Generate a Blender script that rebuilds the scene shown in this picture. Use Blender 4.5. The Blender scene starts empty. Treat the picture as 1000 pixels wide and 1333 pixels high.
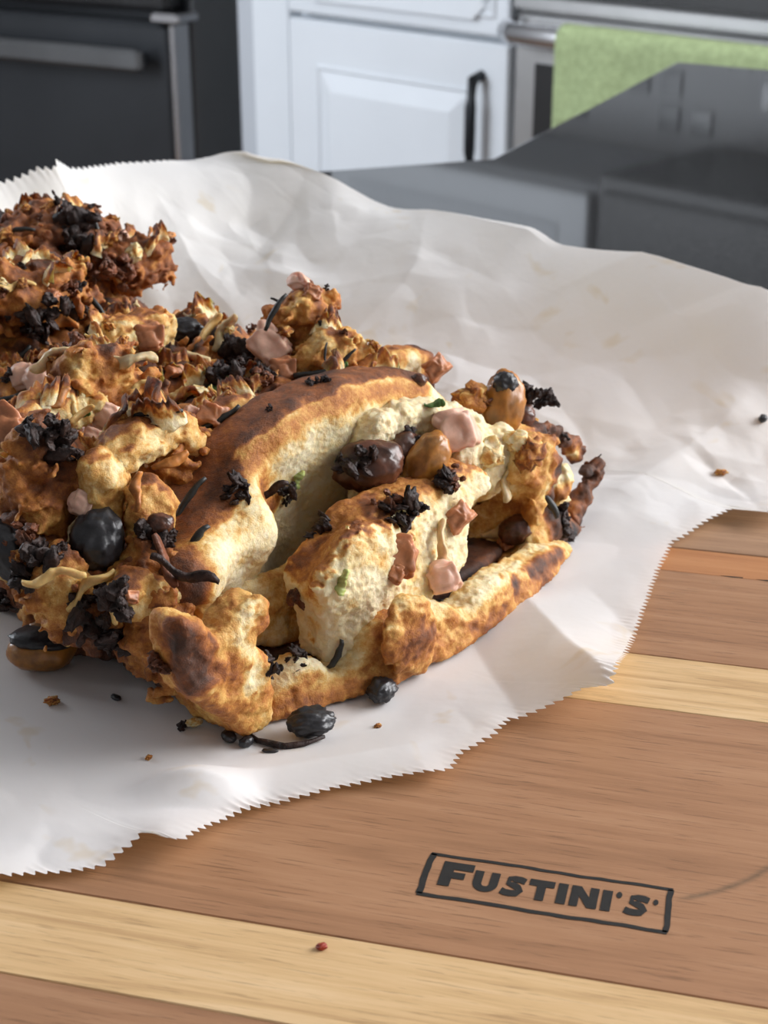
import bpy, math, random
import numpy as np
from mathutils import Vector, Matrix, Euler
from mathutils.bvhtree import BVHTree

random.seed(7); RNG = np.random.default_rng(7)
S = bpy.context.scene
COL = S.collection

# ------------------------------------------------------------------ camera, world, lights, exposure
F = 2073.0; PITCH = math.radians(24.0); CAMH = 0.22          # board top is z = 0
cam = bpy.data.cameras.new('camera'); co = bpy.data.objects.new('camera', cam); COL.objects.link(co)
co.location = (0, 0, CAMH); co.rotation_euler = (math.pi/2 - PITCH, 0, 0)
cam.sensor_width = 36.0; cam.lens = F/1333.0*36.0; cam.clip_start = 0.01; cam.clip_end = 50
cam.dof.use_dof = True; cam.dof.focus_distance = 0.405; cam.dof.aperture_fstop = 30
S.camera = co
S.view_settings.view_transform = 'Standard'; S.view_settings.look = 'None'
S.view_settings.gamma = 1.0; S.view_settings.use_curve_mapping = False
S.view_settings.exposure = 0.45
w = bpy.data.worlds.new('world'); S.world = w; w.use_nodes = True
bg = w.node_tree.nodes['Background']; bg.inputs[0].default_value = (0.80, 0.88, 1.0, 1); bg.inputs[1].default_value = 0.43

def area_light(name, loc, target, sx, sy, power, color):
    l = bpy.data.lights.new(name, 'AREA'); l.shape = 'RECTANGLE'; l.size = sx; l.size_y = sy
    l.energy = power; l.color = color
    o = bpy.data.objects.new(name, l); COL.objects.link(o); o.location = loc
    o.rotation_euler = (Vector(target) - Vector(loc)).to_track_quat('-Z', 'Y').to_euler()
    return o
area_light('window_daylight', (1.9, 0.85, 1.20), (0, 0.5, 0.0), 2.0, 1.8, 100, (0.985, 0.985, 1.0))
area_light('cabinet_fill_light', (-2.6, 2.3, .55), (0.0, 3.0, -.1), 1.6, 1.6, 74, (0.86, 0.92, 1.0))  # fill light added to brighten the cabinets and the back of the room

# ------------------------------------------------------------------ projection helpers (photo pixel -> point on a real plane)
R_ = np.array([1, 0, 0.]); FW = np.array([0, math.cos(PITCH), -math.sin(PITCH)])
UP = np.array([0, math.sin(PITCH), math.cos(PITCH)]); CC = np.array([0, 0, CAMH])
def ray(px, py): return FW + R_*(px-500)/F - UP*(py-666.5)/F
def onz(px, py, z=0.0):
    d = ray(px, py); return CC + d*((z-CAMH)/d[2])
def onplane(px, py, p0, n):
    d = ray(px, py); return CC + d*(np.dot(np.array(p0)-CC, n)/np.dot(d, n))
P0 = onz(315, 945); P1 = onz(728, 715)
EB = (P1-P0)/np.linalg.norm(P1-P0); EA = np.array([-EB[1], EB[0], 0]); EC = np.array([0, 0, 1.])
ML = np.stack([EA, EB, EC])                         # rows: loaf axes
def L(a, b, c): return P0 + EA*a + EB*b + EC*c
def toL(p): return (np.asarray(p) - P0) @ ML.T
def ona(px, py, a):
    p = onplane(px, py, L(a, 0, 0), EA) - P0; return float(p@EB), float(p[2])

# ------------------------------------------------------------------ noise
_G = RNG.normal(size=(512, 3)); _G /= np.linalg.norm(_G, axis=1)[:, None]; _G = _G.astype(np.float32)
_PM = RNG.permutation(512).astype(np.int32)
def perlin(p):
    p = np.asarray(p, dtype=np.float32); i = np.floor(p).astype(np.int32); f = p - i
    u = f*f*f*(f*(f*6-15)+10); out = 0
    for dx in (0, 1):
        wx = u[..., 0] if dx else 1-u[..., 0]
        hx = _PM[(i[..., 0]+dx) & 511]
        for dy in (0, 1):
            wy = u[..., 1] if dy else 1-u[..., 1]
            hy = _PM[(hx+i[..., 1]+dy) & 511]
            for dz in (0, 1):
                wz = u[..., 2] if dz else 1-u[..., 2]
                g = _G[_PM[(hy+i[..., 2]+dz) & 511]]
                out = out + wx*wy*wz*(g[..., 0]*(f[..., 0]-dx)+g[..., 1]*(f[..., 1]-dy)+g[..., 2]*(f[..., 2]-dz))
    return out*1.5
def fbm(p, oct=3, gain=0.5):
    p = np.asarray(p, dtype=np.float32); s = 0; a = 1.0
    for k in range(oct): s = s + a*perlin(p*(2.0**k)+17.3*k); a *= gain
    return s
def ridged(p, oct=3):
    p = np.asarray(p, dtype=np.float32); s = 0; a = 1.0
    for k in range(oct): s = s + a*(1-2*np.abs(perlin(p*(2.0**k)+9.1*k))); a *= 0.5
    return s
def sstep(e0, e1, x):
    t = np.clip((x-e0)/(e1-e0), 0, 1); return t*t*(3-2*t)

# ------------------------------------------------------------------ object helpers
def link(o, parent=None):
    COL.objects.link(o)
    if parent is not None: o.parent = parent
    return o
def mesh_np(name, v, faces, mat=None, smooth=True, attrs=None):
    me = bpy.data.meshes.new(name); v = np.ascontiguousarray(v, dtype=np.float32); faces = np.ascontiguousarray(faces, dtype=np.int32)
    n = faces.shape[1]; m = len(faces)
    me.vertices.add(len(v)); me.vertices.foreach_set('co', v.ravel())
    me.loops.add(m*n); me.loops.foreach_set('vertex_index', faces.ravel())
    me.polygons.add(m); me.polygons.foreach_set('loop_start', np.arange(0, m*n, n, dtype=np.int32))
    me.polygons.foreach_set('loop_total', np.full(m, n, dtype=np.int32))
    me.update(calc_edges=True); me.validate()
    if smooth: me.polygons.foreach_set('use_smooth', np.ones(len(me.polygons), dtype=bool))
    for k, val in (attrs or {}).items():
        at = me.attributes.new(k, 'FLOAT', 'POINT'); at.data.foreach_set('value', np.ascontiguousarray(val, dtype=np.float32))
    if mat: me.materials.append(mat)
    return me
class MB:
    """collects boxes, prisms and tubes into one mesh"""
    def __init__(s): s.v = []; s.f = []
    def box(s, x0, x1, y0, y1, z0, z1, bev=0.0):
        k = len(s.v); b = min(bev, (x1-x0)/3, (y1-y0)/3, (z1-z0)/3)
        if b <= 0:
            s.v += [(x, y, z) for z in (z0, z1) for y in (y0, y1) for x in (x0, x1)]
            s.f += [tuple(k+i for i in q) for q in ((0, 2, 3, 1), (4, 5, 7, 6), (0, 1, 5, 4), (2, 6, 7, 3), (0, 4, 6, 2), (1, 3, 7, 5))]
            return s
        rings = []
        for z, i in ((z0, b), (z0+b, 0), (z1-b, 0), (z1, b)):
            pts = []
            for cx, cy, dx, dy in ((x0, y0, 1, 1), (x1, y0, -1, 1), (x1, y1, -1, -1), (x0, y1, 1, -1)):
                bx, by = cx+dx*i, cy+dy*i
                if (dx > 0) == (dy > 0): pts += [(bx, by+dy*b, z), (bx+dx*b, by, z)]
                else: pts += [(bx+dx*b, by, z), (bx, by+dy*b, z)]
            rings.append([len(s.v)+j for j in range(8)]); s.v += pts
        for r0, r1 in zip(rings, rings[1:]):
            for j in range(8): s.f.append((r0[j], r0[(j+1) % 8], r1[(j+1) % 8], r1[j]))
        s.f.append(tuple(reversed(rings[0]))); s.f.append(tuple(rings[-1]))
        return s
    def prism(s, poly, z0, z1):
        k = len(s.v); n = len(poly)
        s.v += [(x, y, z0) for x, y in poly] + [(x, y, z1) for x, y in poly]
        s.f.append(tuple(reversed(range(k, k+n)))); s.f.append(tuple(range(k+n, k+2*n)))
        for i in range(n): j = (i+1) % n; s.f.append((k+i, k+j, k+n+j, k+n+i))
        return s
    def tube(s, pts, radii, seg=8, cap=True):
        pts = [Vector(p) for p in pts]; rings = []
        for i, p in enumerate(pts):
            t = (pts[min(i+1, len(pts)-1)]-pts[max(i-1, 0)]).normalized()
            ref = Vector((0, 0, 1)) if abs(t.z) < .9 else Vector((1, 0, 0))
            u = t.cross(ref).normalized(); v = t.cross(u)
            r = radii[i] if hasattr(radii, '__len__') else radii
            rings.append([len(s.v)+j for j in range(seg)])
            s.v += [tuple(p+(u*math.cos(2*math.pi*j/seg)+v*math.sin(2*math.pi*j/seg))*r) for j in range(seg)]
        for r0, r1 in zip(rings, rings[1:]):
            for j in range(seg): s.f.append((r0[j], r1[j], r1[(j+1) % seg], r0[(j+1) % seg]))
        if cap: s.f.append(tuple(rings[0])); s.f.append(tuple(reversed(rings[-1])))
        return s
    def mesh(s, name, mat, smooth=False):
        me = bpy.data.meshes.new(name); me.from_pydata(s.v, [], s.f); me.update()
        if smooth: me.polygons.foreach_set('use_smooth', [True]*len(me.polygons))
        if mat: me.materials.append(mat)
        return me
    def build(s, name, mat, parent=None, smooth=False):
        return link(bpy.data.objects.new(name, s.mesh(name, mat, smooth)), parent)
def empty(name, loc=(0, 0, 0), rz=0.0, label=None, cat=None, group=None):
    o = bpy.data.objects.new(name, None); o.empty_display_size = .02; link(o); o.location = loc; o.rotation_euler = (0, 0, rz)
    return tag(o, label, cat, group)
def tag(o, label=None, cat=None, group=None, kind=None):
    if label: o['label'] = label
    if cat: o['category'] = cat
    if group: o['group'] = group
    if kind: o['kind'] = kind
    return o

# ------------------------------------------------------------------ materials
def mat(name):
    m = bpy.data.materials.new(name); m.use_nodes = True
    return m, m.node_tree.nodes, m.node_tree.links, m.node_tree.nodes['Principled BSDF']
def ramp(nd, stops, interp='LINEAR'):
    r = nd.new('ShaderNodeValToRGB'); r.color_ramp.interpolation = interp
    el = r.color_ramp.elements
    while len(el) > 1: el.remove(el[-1])
    el[0].position = stops[0][0]; el[0].color = (*stops[0][1], 1)
    for p, c in stops[1:]: e = el.new(p); e.color = (*c, 1)
    return r
def noise(nd, lk, scale, detail=4, rough=.55, vec=None, dist=0):
    n = nd.new('ShaderNodeTexNoise'); n.inputs['Scale'].default_value = scale; n.inputs['Detail'].default_value = detail
    n.inputs['Roughness'].default_value = rough; n.inputs['Distortion'].default_value = dist
    if vec is None:
        tc = nd.new('ShaderNodeTexCoord'); vec = tc.outputs['Object']
    lk.new(vec, n.inputs['Vector']); return n
def math_(nd, lk, op, a, b=None, c=None, clamp=False):
    n = nd.new('ShaderNodeMath'); n.operation = op; n.use_clamp = clamp
    for i, x in enumerate((a, b, c)):
        if x is None: continue
        if isinstance(x, (int, float)): n.inputs[i].default_value = x
        else: lk.new(x, n.inputs[i])
    return n.outputs[0]
def bump(nd, lk, b, height, strength, dist):
    n = nd.new('ShaderNodeBump'); n.inputs['Strength'].default_value = strength; n.inputs['Distance'].default_value = dist
    lk.new(height, n.inputs['Height']); lk.new(n.outputs[0], b.inputs['Normal']); return n
def simple(name, col, rough=.5, metal=0.0, var=.12, scale=30, spec=.5, bmp=0.0, bdist=.001, sss=0.0):
    m, nd, lk, b = mat(name)
    n = noise(nd, lk, scale)
    r = ramp(nd, [(.3, tuple(c*(1-var) for c in col)), (.7, tuple(min(1, c*(1+var)) for c in col))])
    lk.new(n.outputs['Fac'], r.inputs[0]); lk.new(r.outputs[0], b.inputs['Base Color'])
    b.inputs['Roughness'].default_value = rough; b.inputs['Metallic'].default_value = metal
    b.inputs['Specular IOR Level'].default_value = spec
    if sss: b.inputs['Subsurface Weight'].default_value = sss; b.inputs['Subsurface Scale'].default_value = .003; b.inputs['Subsurface Radius'].default_value = (1, .5, .25)
    if bmp: bump(nd, lk, b, n.outputs['Fac'], bmp, bdist)
    return m

def dough_material():
    m, nd, lk, b = mat('baked_dough')
    at = nd.new('ShaderNodeAttribute'); at.attribute_name = 'bake'
    n1 = noise(nd, lk, 520, 6, .7); n2 = noise(nd, lk, 2200, 3, .65); n3 = noise(nd, lk, 130, 4, .6)
    v = math_(nd, lk, 'MULTIPLY_ADD', math_(nd, lk, 'SUBTRACT', n1.outputs['Fac'], .5), .36, at.outputs['Fac'])
    v = math_(nd, lk, 'MULTIPLY_ADD', math_(nd, lk, 'SUBTRACT', n2.outputs['Fac'], .5), .20, v)
    v = math_(nd, lk, 'MULTIPLY_ADD', math_(nd, lk, 'SUBTRACT', n3.outputs['Fac'], .5), .30, v, clamp=True)
    r = ramp(nd, [(0, (.82, .72, .48)), (.15, (.80, .62, .31)), (.28, (.68, .385, .105)), (.41, (.47, .178, .034)),
                  (.55, (.25, .078, .020)), (.72, (.095, .033, .014)), (.95, (.014, .010, .009))])
    lk.new(v, r.inputs[0]); lk.new(r.outputs[0], b.inputs['Base Color'])
    b.inputs['Roughness'].default_value = .58; b.inputs['Specular IOR Level'].default_value = .4
    b.inputs['Subsurface Weight'].default_value = .25; b.inputs['Subsurface Scale'].default_value = .004
    b.inputs['Subsurface Radius'].default_value = (1.0, .55, .22)
    h = math_(nd, lk, 'ADD', n1.outputs['Fac'], math_(nd, lk, 'MULTIPLY', n2.outputs['Fac'], .6))
    bump(nd, lk, b, h, .55, .0009)
    return m
M_DOUGH = dough_material()
M_BLACKRAISIN = simple('black_raisin_skin', (.016, .015, .017), .38, 0, .5, 500, .6, .4, .0006)
M_GOLDRAISIN = simple('golden_raisin_skin', (.33, .135, .022), .3, 0, .5, 220, .6, .4, .0006, .4)
M_BROWNRAISIN = simple('brown_raisin_skin', (.085, .028, .012), .35, 0, .6, 260, .6, .4, .0006, .2)
M_CHAR = simple('charred_onion', (.026, .013, .010), .6, 0, .9, 420, .4, .9, .0014)
M_SIENNA = simple('browned_onion', (.125, .040, .016), .55, 0, .85, 300, .4, .9, .0014)
M_HAM = simple('ham', (.70, .43, .32), .42, 0, .22, 240, .5, .3, .0006, .3)
M_HAMBROWN = simple('browned_ham', (.42, .17, .075), .45, 0, .45, 240, .5, .4, .0006, .2)
M_NEEDLE = simple('dried_rosemary', (.018, .018, .016), .5, 0, .5, 600, .5, .4, .0004)
M_GREEN = simple('parsley', (.08, .16, .03), .5, 0, .4, 400, .5, .4, .0004)
M_CELERY = simple('pale_green_onion', (.38, .44, .14), .45, 0, .3, 400, .5, .3, .0004, .2)
M_CHEESE = simple('melted_cheese', (.70, .46, .17), .5, 0, .35, 200, .5, .3, .0006, .3)
M_CHEESEGOLD = simple('browned_cheese', (.46, .18, .04), .55, 0, .65, 200, .5, .4, .0006, .2)
M_ONION = simple('soft_onion', (.60, .47, .26), .4, 0, .35, 200, .5, .3, .0006, .4)

def paper_material():
    m, nd, lk, b = mat('parchment_paper')
    out = nd['Material Output']
    n = noise(nd, lk, 26, 4); n2 = noise(nd, lk, 9, 3, .5)
    base = ramp(nd, [(.3, (.90, .895, .89)), (.7, (.935, .93, .93))]); lk.new(n.outputs['Fac'], base.inputs[0])
    # grease spots: a map of its own on the sheet
    gs = ramp(nd, [(.62, (0, 0, 0)), (.70, (1, 1, 1))])
    n3 = noise(nd, lk, 38, 3, .6, None, .6); lk.new(n3.outputs['Fac'], gs.inputs[0])
    nr = math_(nd, lk, 'MULTIPLY', gs.outputs[0], .36)
    mx = nd.new('ShaderNodeMixRGB'); lk.new(nr, mx.inputs[0]); lk.new(base.outputs[0], mx.inputs[1]); mx.inputs[2].default_value = (.72, .56, .30, 1)
    lk.new(mx.outputs[0], b.inputs['Base Color']); b.inputs['Roughness'].default_value = .42; b.inputs['Specular IOR Level'].default_value = .35
    tr = nd.new('ShaderNodeBsdfTranslucent'); tr.inputs[0].default_value = (.95, .80, .48, 1)
    ms = nd.new('ShaderNodeMixShader'); ms.inputs[0].default_value = .27
    lk.new(b.outputs[0], ms.inputs[1]); lk.new(tr.outputs[0], ms.inputs[2]); lk.new(ms.outputs[0], out.inputs[0])
    h = math_(nd, lk, 'ADD', n.outputs['Fac'], math_(nd, lk, 'MULTIPLY', noise(nd, lk, 90, 3).outputs['Fac'], .3))
    bp = bump(nd, lk, b, h, .25, .002); lk.new(bp.outputs[0], tr.inputs['Normal'])
    return m
M_PAPER = paper_material()

def wood_material(name, dark, mid, light, gscale=1.0, pore=.5, arc=False):
    m, nd, lk, b = mat(name)
    tc = nd.new('ShaderNodeTexCoord'); mp = nd.new('ShaderNodeMapping'); lk.new(tc.outputs['Object'], mp.inputs[0])
    oi = nd.new('ShaderNodeObjectInfo')
    cmb = nd.new('ShaderNodeCombineXYZ'); 
    for i in range(3): lk.new(math_(nd, lk, 'MULTIPLY', oi.outputs['Random'], 7.0+i), cmb.inputs[i])
    lk.new(cmb.outputs[0], mp.inputs['Location']); mp.inputs['Scale'].default_value = (7, 95*gscale, 60)
    n1 = noise(nd, lk, 1.0, 5, .6, mp.outputs[0], 1.2)
    mp2 = nd.new('ShaderNodeMapping'); lk.new(tc.outputs['Object'], mp2.inputs[0]); mp2.inputs['Scale'].default_value = (70, 1250, 500)
    n2 = noise(nd, lk, 1.0, 3, .6, mp2.outputs[0])
    mp3 = nd.new('ShaderNodeMapping'); lk.new(tc.outputs['Object'], mp3.inputs[0]); mp3.inputs['Scale'].default_value = (14, 330, 200); lk.new(cmb.outputs[0], mp3.inputs['Location'])
    n3 = noise(nd, lk, 1.0, 4, .65, mp3.outputs[0], .8)
    v = math_(nd, lk, 'ADD', math_(nd, lk, 'MULTIPLY', n1.outputs['Fac'], .6), math_(nd, lk, 'MULTIPLY', n3.outputs['Fac'], .4))
    r = ramp(nd, [(.34, dark), (.5, mid), (.66, light)]); lk.new(v, r.inputs[0])
    pr = ramp(nd, [(.34, (1, 1, 1)), (.43, (0, 0, 0))]); lk.new(n2.outputs['Fac'], pr.inputs[0])
    pf = math_(nd, lk, 'MULTIPLY', pr.outputs[0], pore)
    mx = nd.new('ShaderNodeMixRGB'); lk.new(pf, mx.inputs[0]); lk.new(r.outputs[0], mx.inputs[1]); mx.inputs[2].default_value = (*[c*.45 for c in dark], 1)
    col = mx.outputs[0]
    if arc:      # an old curved scorch stain beside the branded mark
        sp = nd.new('ShaderNodeSeparateXYZ'); lk.new(tc.outputs['Object'], sp.inputs[0])
        ax, ay, ar = arc
        dx = math_(nd, lk, 'SUBTRACT', sp.outputs[0], ax); dy = math_(nd, lk, 'SUBTRACT', sp.outputs[1], ay)
        d = math_(nd, lk, 'SQRT', math_(nd, lk, 'ADD', math_(nd, lk, 'MULTIPLY', dx, dx), math_(nd, lk, 'MULTIPLY', dy, dy)))
        dd = math_(nd, lk, 'ABSOLUTE', math_(nd, lk, 'SUBTRACT', d, ar))
        f = math_(nd, lk, 'SUBTRACT', 1.0, math_(nd, lk, 'DIVIDE', dd, .0014), clamp=True)
        inx = math_(nd, lk, 'MULTIPLY', math_(nd, lk, 'SUBTRACT', sp.outputs[0], -.0085), 300, clamp=True)
        low = math_(nd, lk, 'MULTIPLY', math_(nd, lk, 'SUBTRACT', ay, sp.outputs[1]), 900, clamp=True)
        ns = noise(nd, lk, 260, 3)
        f = math_(nd, lk, 'MULTIPLY', math_(nd, lk, 'MULTIPLY', f, inx), math_(nd, lk, 'MULTIPLY', low, math_(nd, lk, 'MULTIPLY', ns.outputs['Fac'], 1.3)))
        m2 = nd.new('ShaderNodeMixRGB'); lk.new(f, m2.inputs[0]); lk.new(col, m2.inputs[1]); m2.inputs[2].default_value = (.11, .075, .045, 1); col = m2.outputs[0]
    lk.new(col, b.inputs['Base Color']); b.inputs['Roughness'].default_value = .5; b.inputs['Specular IOR Level'].default_value = .35
    bump(nd, lk, b, math_(nd, lk, 'SUBTRACT', n3.outputs['Fac'], pr.outputs[0]), .12, .0006)
    return m

# ------------------------------------------------------------------ the room
FLOOR = -.94; CTOP = -.026
M_WALL = simple('painted_wall', (.50, .51, .52), .8, 0, .03, 3)
M_CEIL = simple('ceiling_paint', (.7, .7, .7), .9, 0, .02, 3)
M_FLOORT = simple('floor_wood', (.16, .10, .065), .4, 0, .3, 4)
M_WHITE = simple('white_cabinet_paint', (.74, .78, .82), .42, 0, .02, 4)
M_STEEL = simple('brushed_steel', (.40, .40, .40), .36, .9, .1, 8)
M_CHROME = simple('polished_steel', (.72, .72, .74), .22, 1.0, .05, 8)
M_DARKSTEEL = simple('dark_stainless', (.050, .054, .060), .32, .6, .12, 3)
M_BLACK = simple('black_enamel', (.012, .012, .013), .3, 0, .3, 10)
M_BLACKGLASS = simple('black_glass', (.010, .010, .011), .35, 0, .3, 10)
M_TOWEL = simple('green_towel_cloth', (.40, .49, .26), .9, 0, .16, 90, .2, .8, .006)
M_BRONZE = simple('dark_bronze', (.012, .014, .018), .4, .3, .2, 10)
def granite():
    m, nd, lk, b = mat('dark_polished_stone')
    n = noise(nd, lk, 380, 4, .7); r = ramp(nd, [(.35, (.010, .010, .011)), (.6, (.030, .031, .032)), (.75, (.09, .09, .09))])
    lk.new(n.outputs['Fac'], r.inputs[0]); lk.new(r.outputs[0], b.inputs['Base Color'])
    b.inputs['Roughness'].default_value = .045; b.inputs['Specular IOR Level'].default_value = .55
    return m
M_GRANITE = granite()
PSI = math.radians(45); dq = ray(677, 120); Q = CC + dq*(3.0/np.hypot(dq[0], dq[1])); Q[2] = 0
KR = np.array([math.cos(PSI), -math.sin(PSI), 0]); KN = np.array([-math.sin(PSI), -math.cos(PSI), 0])   # along the run; out of it toward the room
def kpoint(s, out=0.0): return Q + KR*s + KN*out
KRZ = -PSI     # local x = along the run (right), local -y = toward the room
def kempty(name, s, label, cat, group=None):
    p = kpoint(s); return empty(name, (p[0], p[1], FLOOR), KRZ, label, cat, group)
def struct(name, mb, m, loc=(0, 0, 0), rz=0.0, parent=None):
    o = mb.build(name, m, parent); o.location = loc; o.rotation_euler = (0, 0, rz)
    if parent is None: o['kind'] = 'structure'
    return o
ZL = -FLOOR     # local z of the board-top level inside floor-based things
struct('floor', MB().box(-4.0, 4.2, -2.6, 6.2, FLOOR-.05, FLOOR), M_FLOORT)
struct('ceiling', MB().box(-4.0, 4.2, -2.6, 6.2, 1.55, 1.6), M_CEIL)
wb = kpoint(0, -.66)
back = struct('wall_back', MB().box(-3.2, 3.4, 0, .08, FLOOR, 1.55), M_WALL, (wb[0], wb[1], 0), KRZ)
struct('wall_left', MB().box(-2.75, -2.67, -2.4, 5.3, FLOOR, 1.55), M_WALL)
struct('shade_wall_front', MB().box(-2.67, 3.0, -2.5, -2.42, FLOOR, 1.55), M_WALL)  # unseen wall behind the camera, added to darken the loaf's left side
# mosaic backsplash: accent tiles set in the wall over the range
M_TILE = simple('dark_mosaic_tile', (.06, .065, .07), .2, 0, .4, 20); M_TILE2 = simple('grey_mosaic_tile', (.26, .27, .28), .2, 0, .2, 20)
tm = [MB().box(-.027, .027, -.006, .002, -.027, .027, .002).mesh('tile', t) for t in (M_TILE, M_TILE2)]
for i in range(14):
    for j in range(5):
        if (i*3+j*5) % 4 < 2: continue
        o = link(bpy.data.objects.new('tile', tm[(i+j*2) % 3 > 0])); o.parent = back
        o.location = (-.55+i*.085, -.001, .06+j*.075)

# --- refrigerator
PF = math.radians(30); df = ray(240, 120); QF = CC + df*(3.75/np.hypot(df[0], df[1]))
FR = np.array([math.cos(PF), -math.sin(PF), 0]); FN = np.array([-math.sin(PF), -math.cos(PF), 0])
def fpx(px, py):
    p = onplane(px, py, QF, FN); return float((p-QF)@FR), float(p[2]-FLOOR)
fr = empty('refrigerator', (QF[0], QF[1], FLOOR), -PF, 'black stainless refrigerator with a bottom freezer drawer, beside the white cabinet', 'refrigerator')
zgap = fpx(120, 14)[1]; zh0 = fpx(107, 78)[1]; zh1 = fpx(107, 50)[1]; xh = fpx(214, 70)[0]
MB().box(-.91, -.004, .035, .72, .03, 1.78, .006).build('body', M_DARKSTEEL, fr)
MB().box(-.90, -.01, -.035, .03, .06, zgap-.012, .012).build('freezer_drawer', M_DARKSTEEL, fr)
MB().box(-.90, -.01, -.035, .03, zgap+.012, 1.77, .012).build('upper_door', M_BLACK, fr)
MB().box(-.008, .004, -.036, .03, .06, zgap-.012, .003).build('edge_trim', M_CHROME, fr)
MB().box(.004, .012, .03, .70, .05, 1.76, .003).build('side_panel', simple('fridge_side', (.16, .165, .17), .5, .2, .05, 5), fr)
hd = MB().box(-.87, xh, -.095, -.070, zh0, zh1, .010).build('handle', simple('handle_steel', (.17, .175, .18), .35, .8, .1, 8), fr)
for x in (-.83, xh-.05): MB().box(x, x+.03, -.075, -.034, zh0+.01, zh1-.01, .004).build('handle_mount', M_DARKSTEEL, hd)
MB().box(-.05, .03, -.05, .03, zgap-.010, zgap+.012, .005).build('hinge', M_CHROME, fr)

# --- base cabinet with drawer and raised-panel door
cb = kempty('base_cabinet', 0, 'white base cabinet with a raised-panel door and dark pull, left of the range', 'cabinet')
zd = ZL - .182; SL = -.80
MB().box(SL, -.006, .02, .62, .10, ZL-.03-.026).build('body', M_WHITE, cb)
MB().box(SL+.02, -.03, .07, .60, 0, .10).build('toe_kick', M_BLACK, cb)
MB().box(SL, SL+.062, .0, .0215, .10, ZL-.056, .003).build('shaded_side_strip', simple('shaded_white_paint', (.50, .53, .57), .5, 0, .02, 4), cb)  # cabinet white painted darker to stand for the shaded side face
MB().box(SL+.062, SL+.180, -.012, .0215, .10, ZL-.056, .004).build('stile', M_WHITE, cb)
def raised(parent, name, x0, x1, z0, z1, rail):
    d = MB().box(x0, x1, -.022, .019, z0, z1, .004).build(name, M_WHITE, parent)
    y0 = -.022
    m = MB()     # sunk bevel and raised field
    a = (x0+rail, x1-rail, z0+rail, z1-rail)
    def ring(i, y): return [(a[0]+i, y, a[2]+i), (a[1]-i, y, a[2]+i), (a[1]-i, y, a[3]-i), (a[0]+i, y, a[3]-i)]
    rs = [ring(0, y0-.0005), ring(.006, y0-.006), ring(.012, y0-.001), ring(.05, y0-.012)]
    for r in rs: m.v += r
    for k in range(3):
        for j in range(4): m.f.append((k*4+j, k*4+(j+1) % 4, k*4+4+(j+1) % 4, k*4+4+j))
    m.f.append((12, 13, 14, 15))
    m.build('raised_panel', M_WHITE, d)
    return d
door = raised(cb, 'door', SL+.19, -.012, .12, zd, .085)
raised(cb, 'drawer', SL+.19, -.012, zd+.012, ZL-.062, .03)
zt = ZL - .246
MB().tube([(-.075, -.022, zt+.004), (-.075, -.045, zt), (-.075, -.052, zt-.05), (-.075, -.052, zt-.13), (-.075, -.045, zt-.18), (-.075, -.022, zt-.184)], .011, 8).build('handle', M_BRONZE, door, True)
wt = kempty('stone_countertop', 0, 'dark stone countertop over the white base cabinet', 'countertop')
MB().box(SL-.02, -.008, -.03, .64, ZL-.056, ZL-.026, .003).build('slab', M_GRANITE, wt)
uc = kempty('upper_cabinet', 0, 'white wall cabinet hung above the base cabinet', 'cabinet')
MB().box(SL, -.02, .30, .65, ZL+.44, ZL+1.2).build('body', M_WHITE, uc)
raised(uc, 'door', SL+.01, -.03, ZL+.45, ZL+1.19, .07).location = (0, .28, 0)

# --- range with oven door, towel, microwave above
rg = kempty('kitchen_range', 0, 'stainless range with black oven window and a green towel on its handle', 'range')
RW = .76; zc = ZL-.118; zhd = ZL-.152
MB().box(.0, RW, .02, .63, .06, ZL-.088).build('body', M_STEEL, rg)
od = MB().box(.004, RW-.004, -.025, .018, .16, zc-.004, .006).build('oven_door', M_STEEL, rg)
MB().box(.055, RW-.055, -.0285, -.020, .24, ZL-.205, .002).build('window', M_BLACKGLASS, od)
MB().box(.004, RW-.004, -.02, .018, .07, .155, .004).build('bottom_drawer', M_STEEL, rg)
hh = MB().tube([(.012, -.03, zhd+.004), (.016, -.055, zhd+.002), (.045, -.072, zhd), (.2, -.078, zhd), (RW-.2, -.078, zhd), (RW-.045, -.072, zhd), (RW-.016, -.055, zhd), (RW-.012, -.03, zhd)], .021, 12).build('handle', M_CHROME, od, True)
MB().box(.0, RW, -.03, .02, zc, ZL-.088, .006).build('control_panel', M_STEEL, rg)
MB().box(-.004, RW+.004, -.034, .64, ZL-.087, ZL-.022, .006).build('cooktop', M_BLACKGLASS, rg)
MB().box(0, RW, .57, .64, ZL-.022, ZL+.06, .006).build('backguard', M_STEEL, rg)
tw = kempty('dish_towel', 0, 'folded lime green dish towel hanging over the oven handle', 'towel')
def towel():
    x = np.linspace(.163, .60, 60); prof = []
    for t in np.linspace(0, 1, 50):
        if t < .42: prof.append((-.052 + .002*math.sin(t*20), zhd-.33*(1-t/.42)))
        elif t < .58:
            an = math.pi*(t-.42)/.16; prof.append((-.078+.026*math.cos(an), zhd+.003+.024*math.sin(an)))
        else: prof.append((-.104, zhd-.42*(t-.58)/.42))
    prof = np.array(prof); X, K = np.meshgrid(x, np.arange(50))
    Y = prof[K, 0]; Z = prof[K, 1]; wv = np.minimum(1, np.abs(Z-zhd)*8)
    Y = Y + .006*np.sin(X*42+.4)*wv*np.where(K > 25, 1, .2) - .004*wv*np.where(K > 25, 1, 0)
    v = np.stack([X, Y, Z], -1).reshape(-1, 3); n = len(x); f = []
    for k in range(49):
        for j in range(n-1): f.append((k*n+j, k*n+j+1, k*n+n+j+1, k*n+n+j))
    o = link(bpy.data.objects.new('cloth', mesh_np('cloth', v, np.array(f), M_TOWEL)), tw)
    s = o.modifiers.new('thickness', 'SOLIDIFY'); s.thickness = .004; s.offset = 0
towel()
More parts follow.
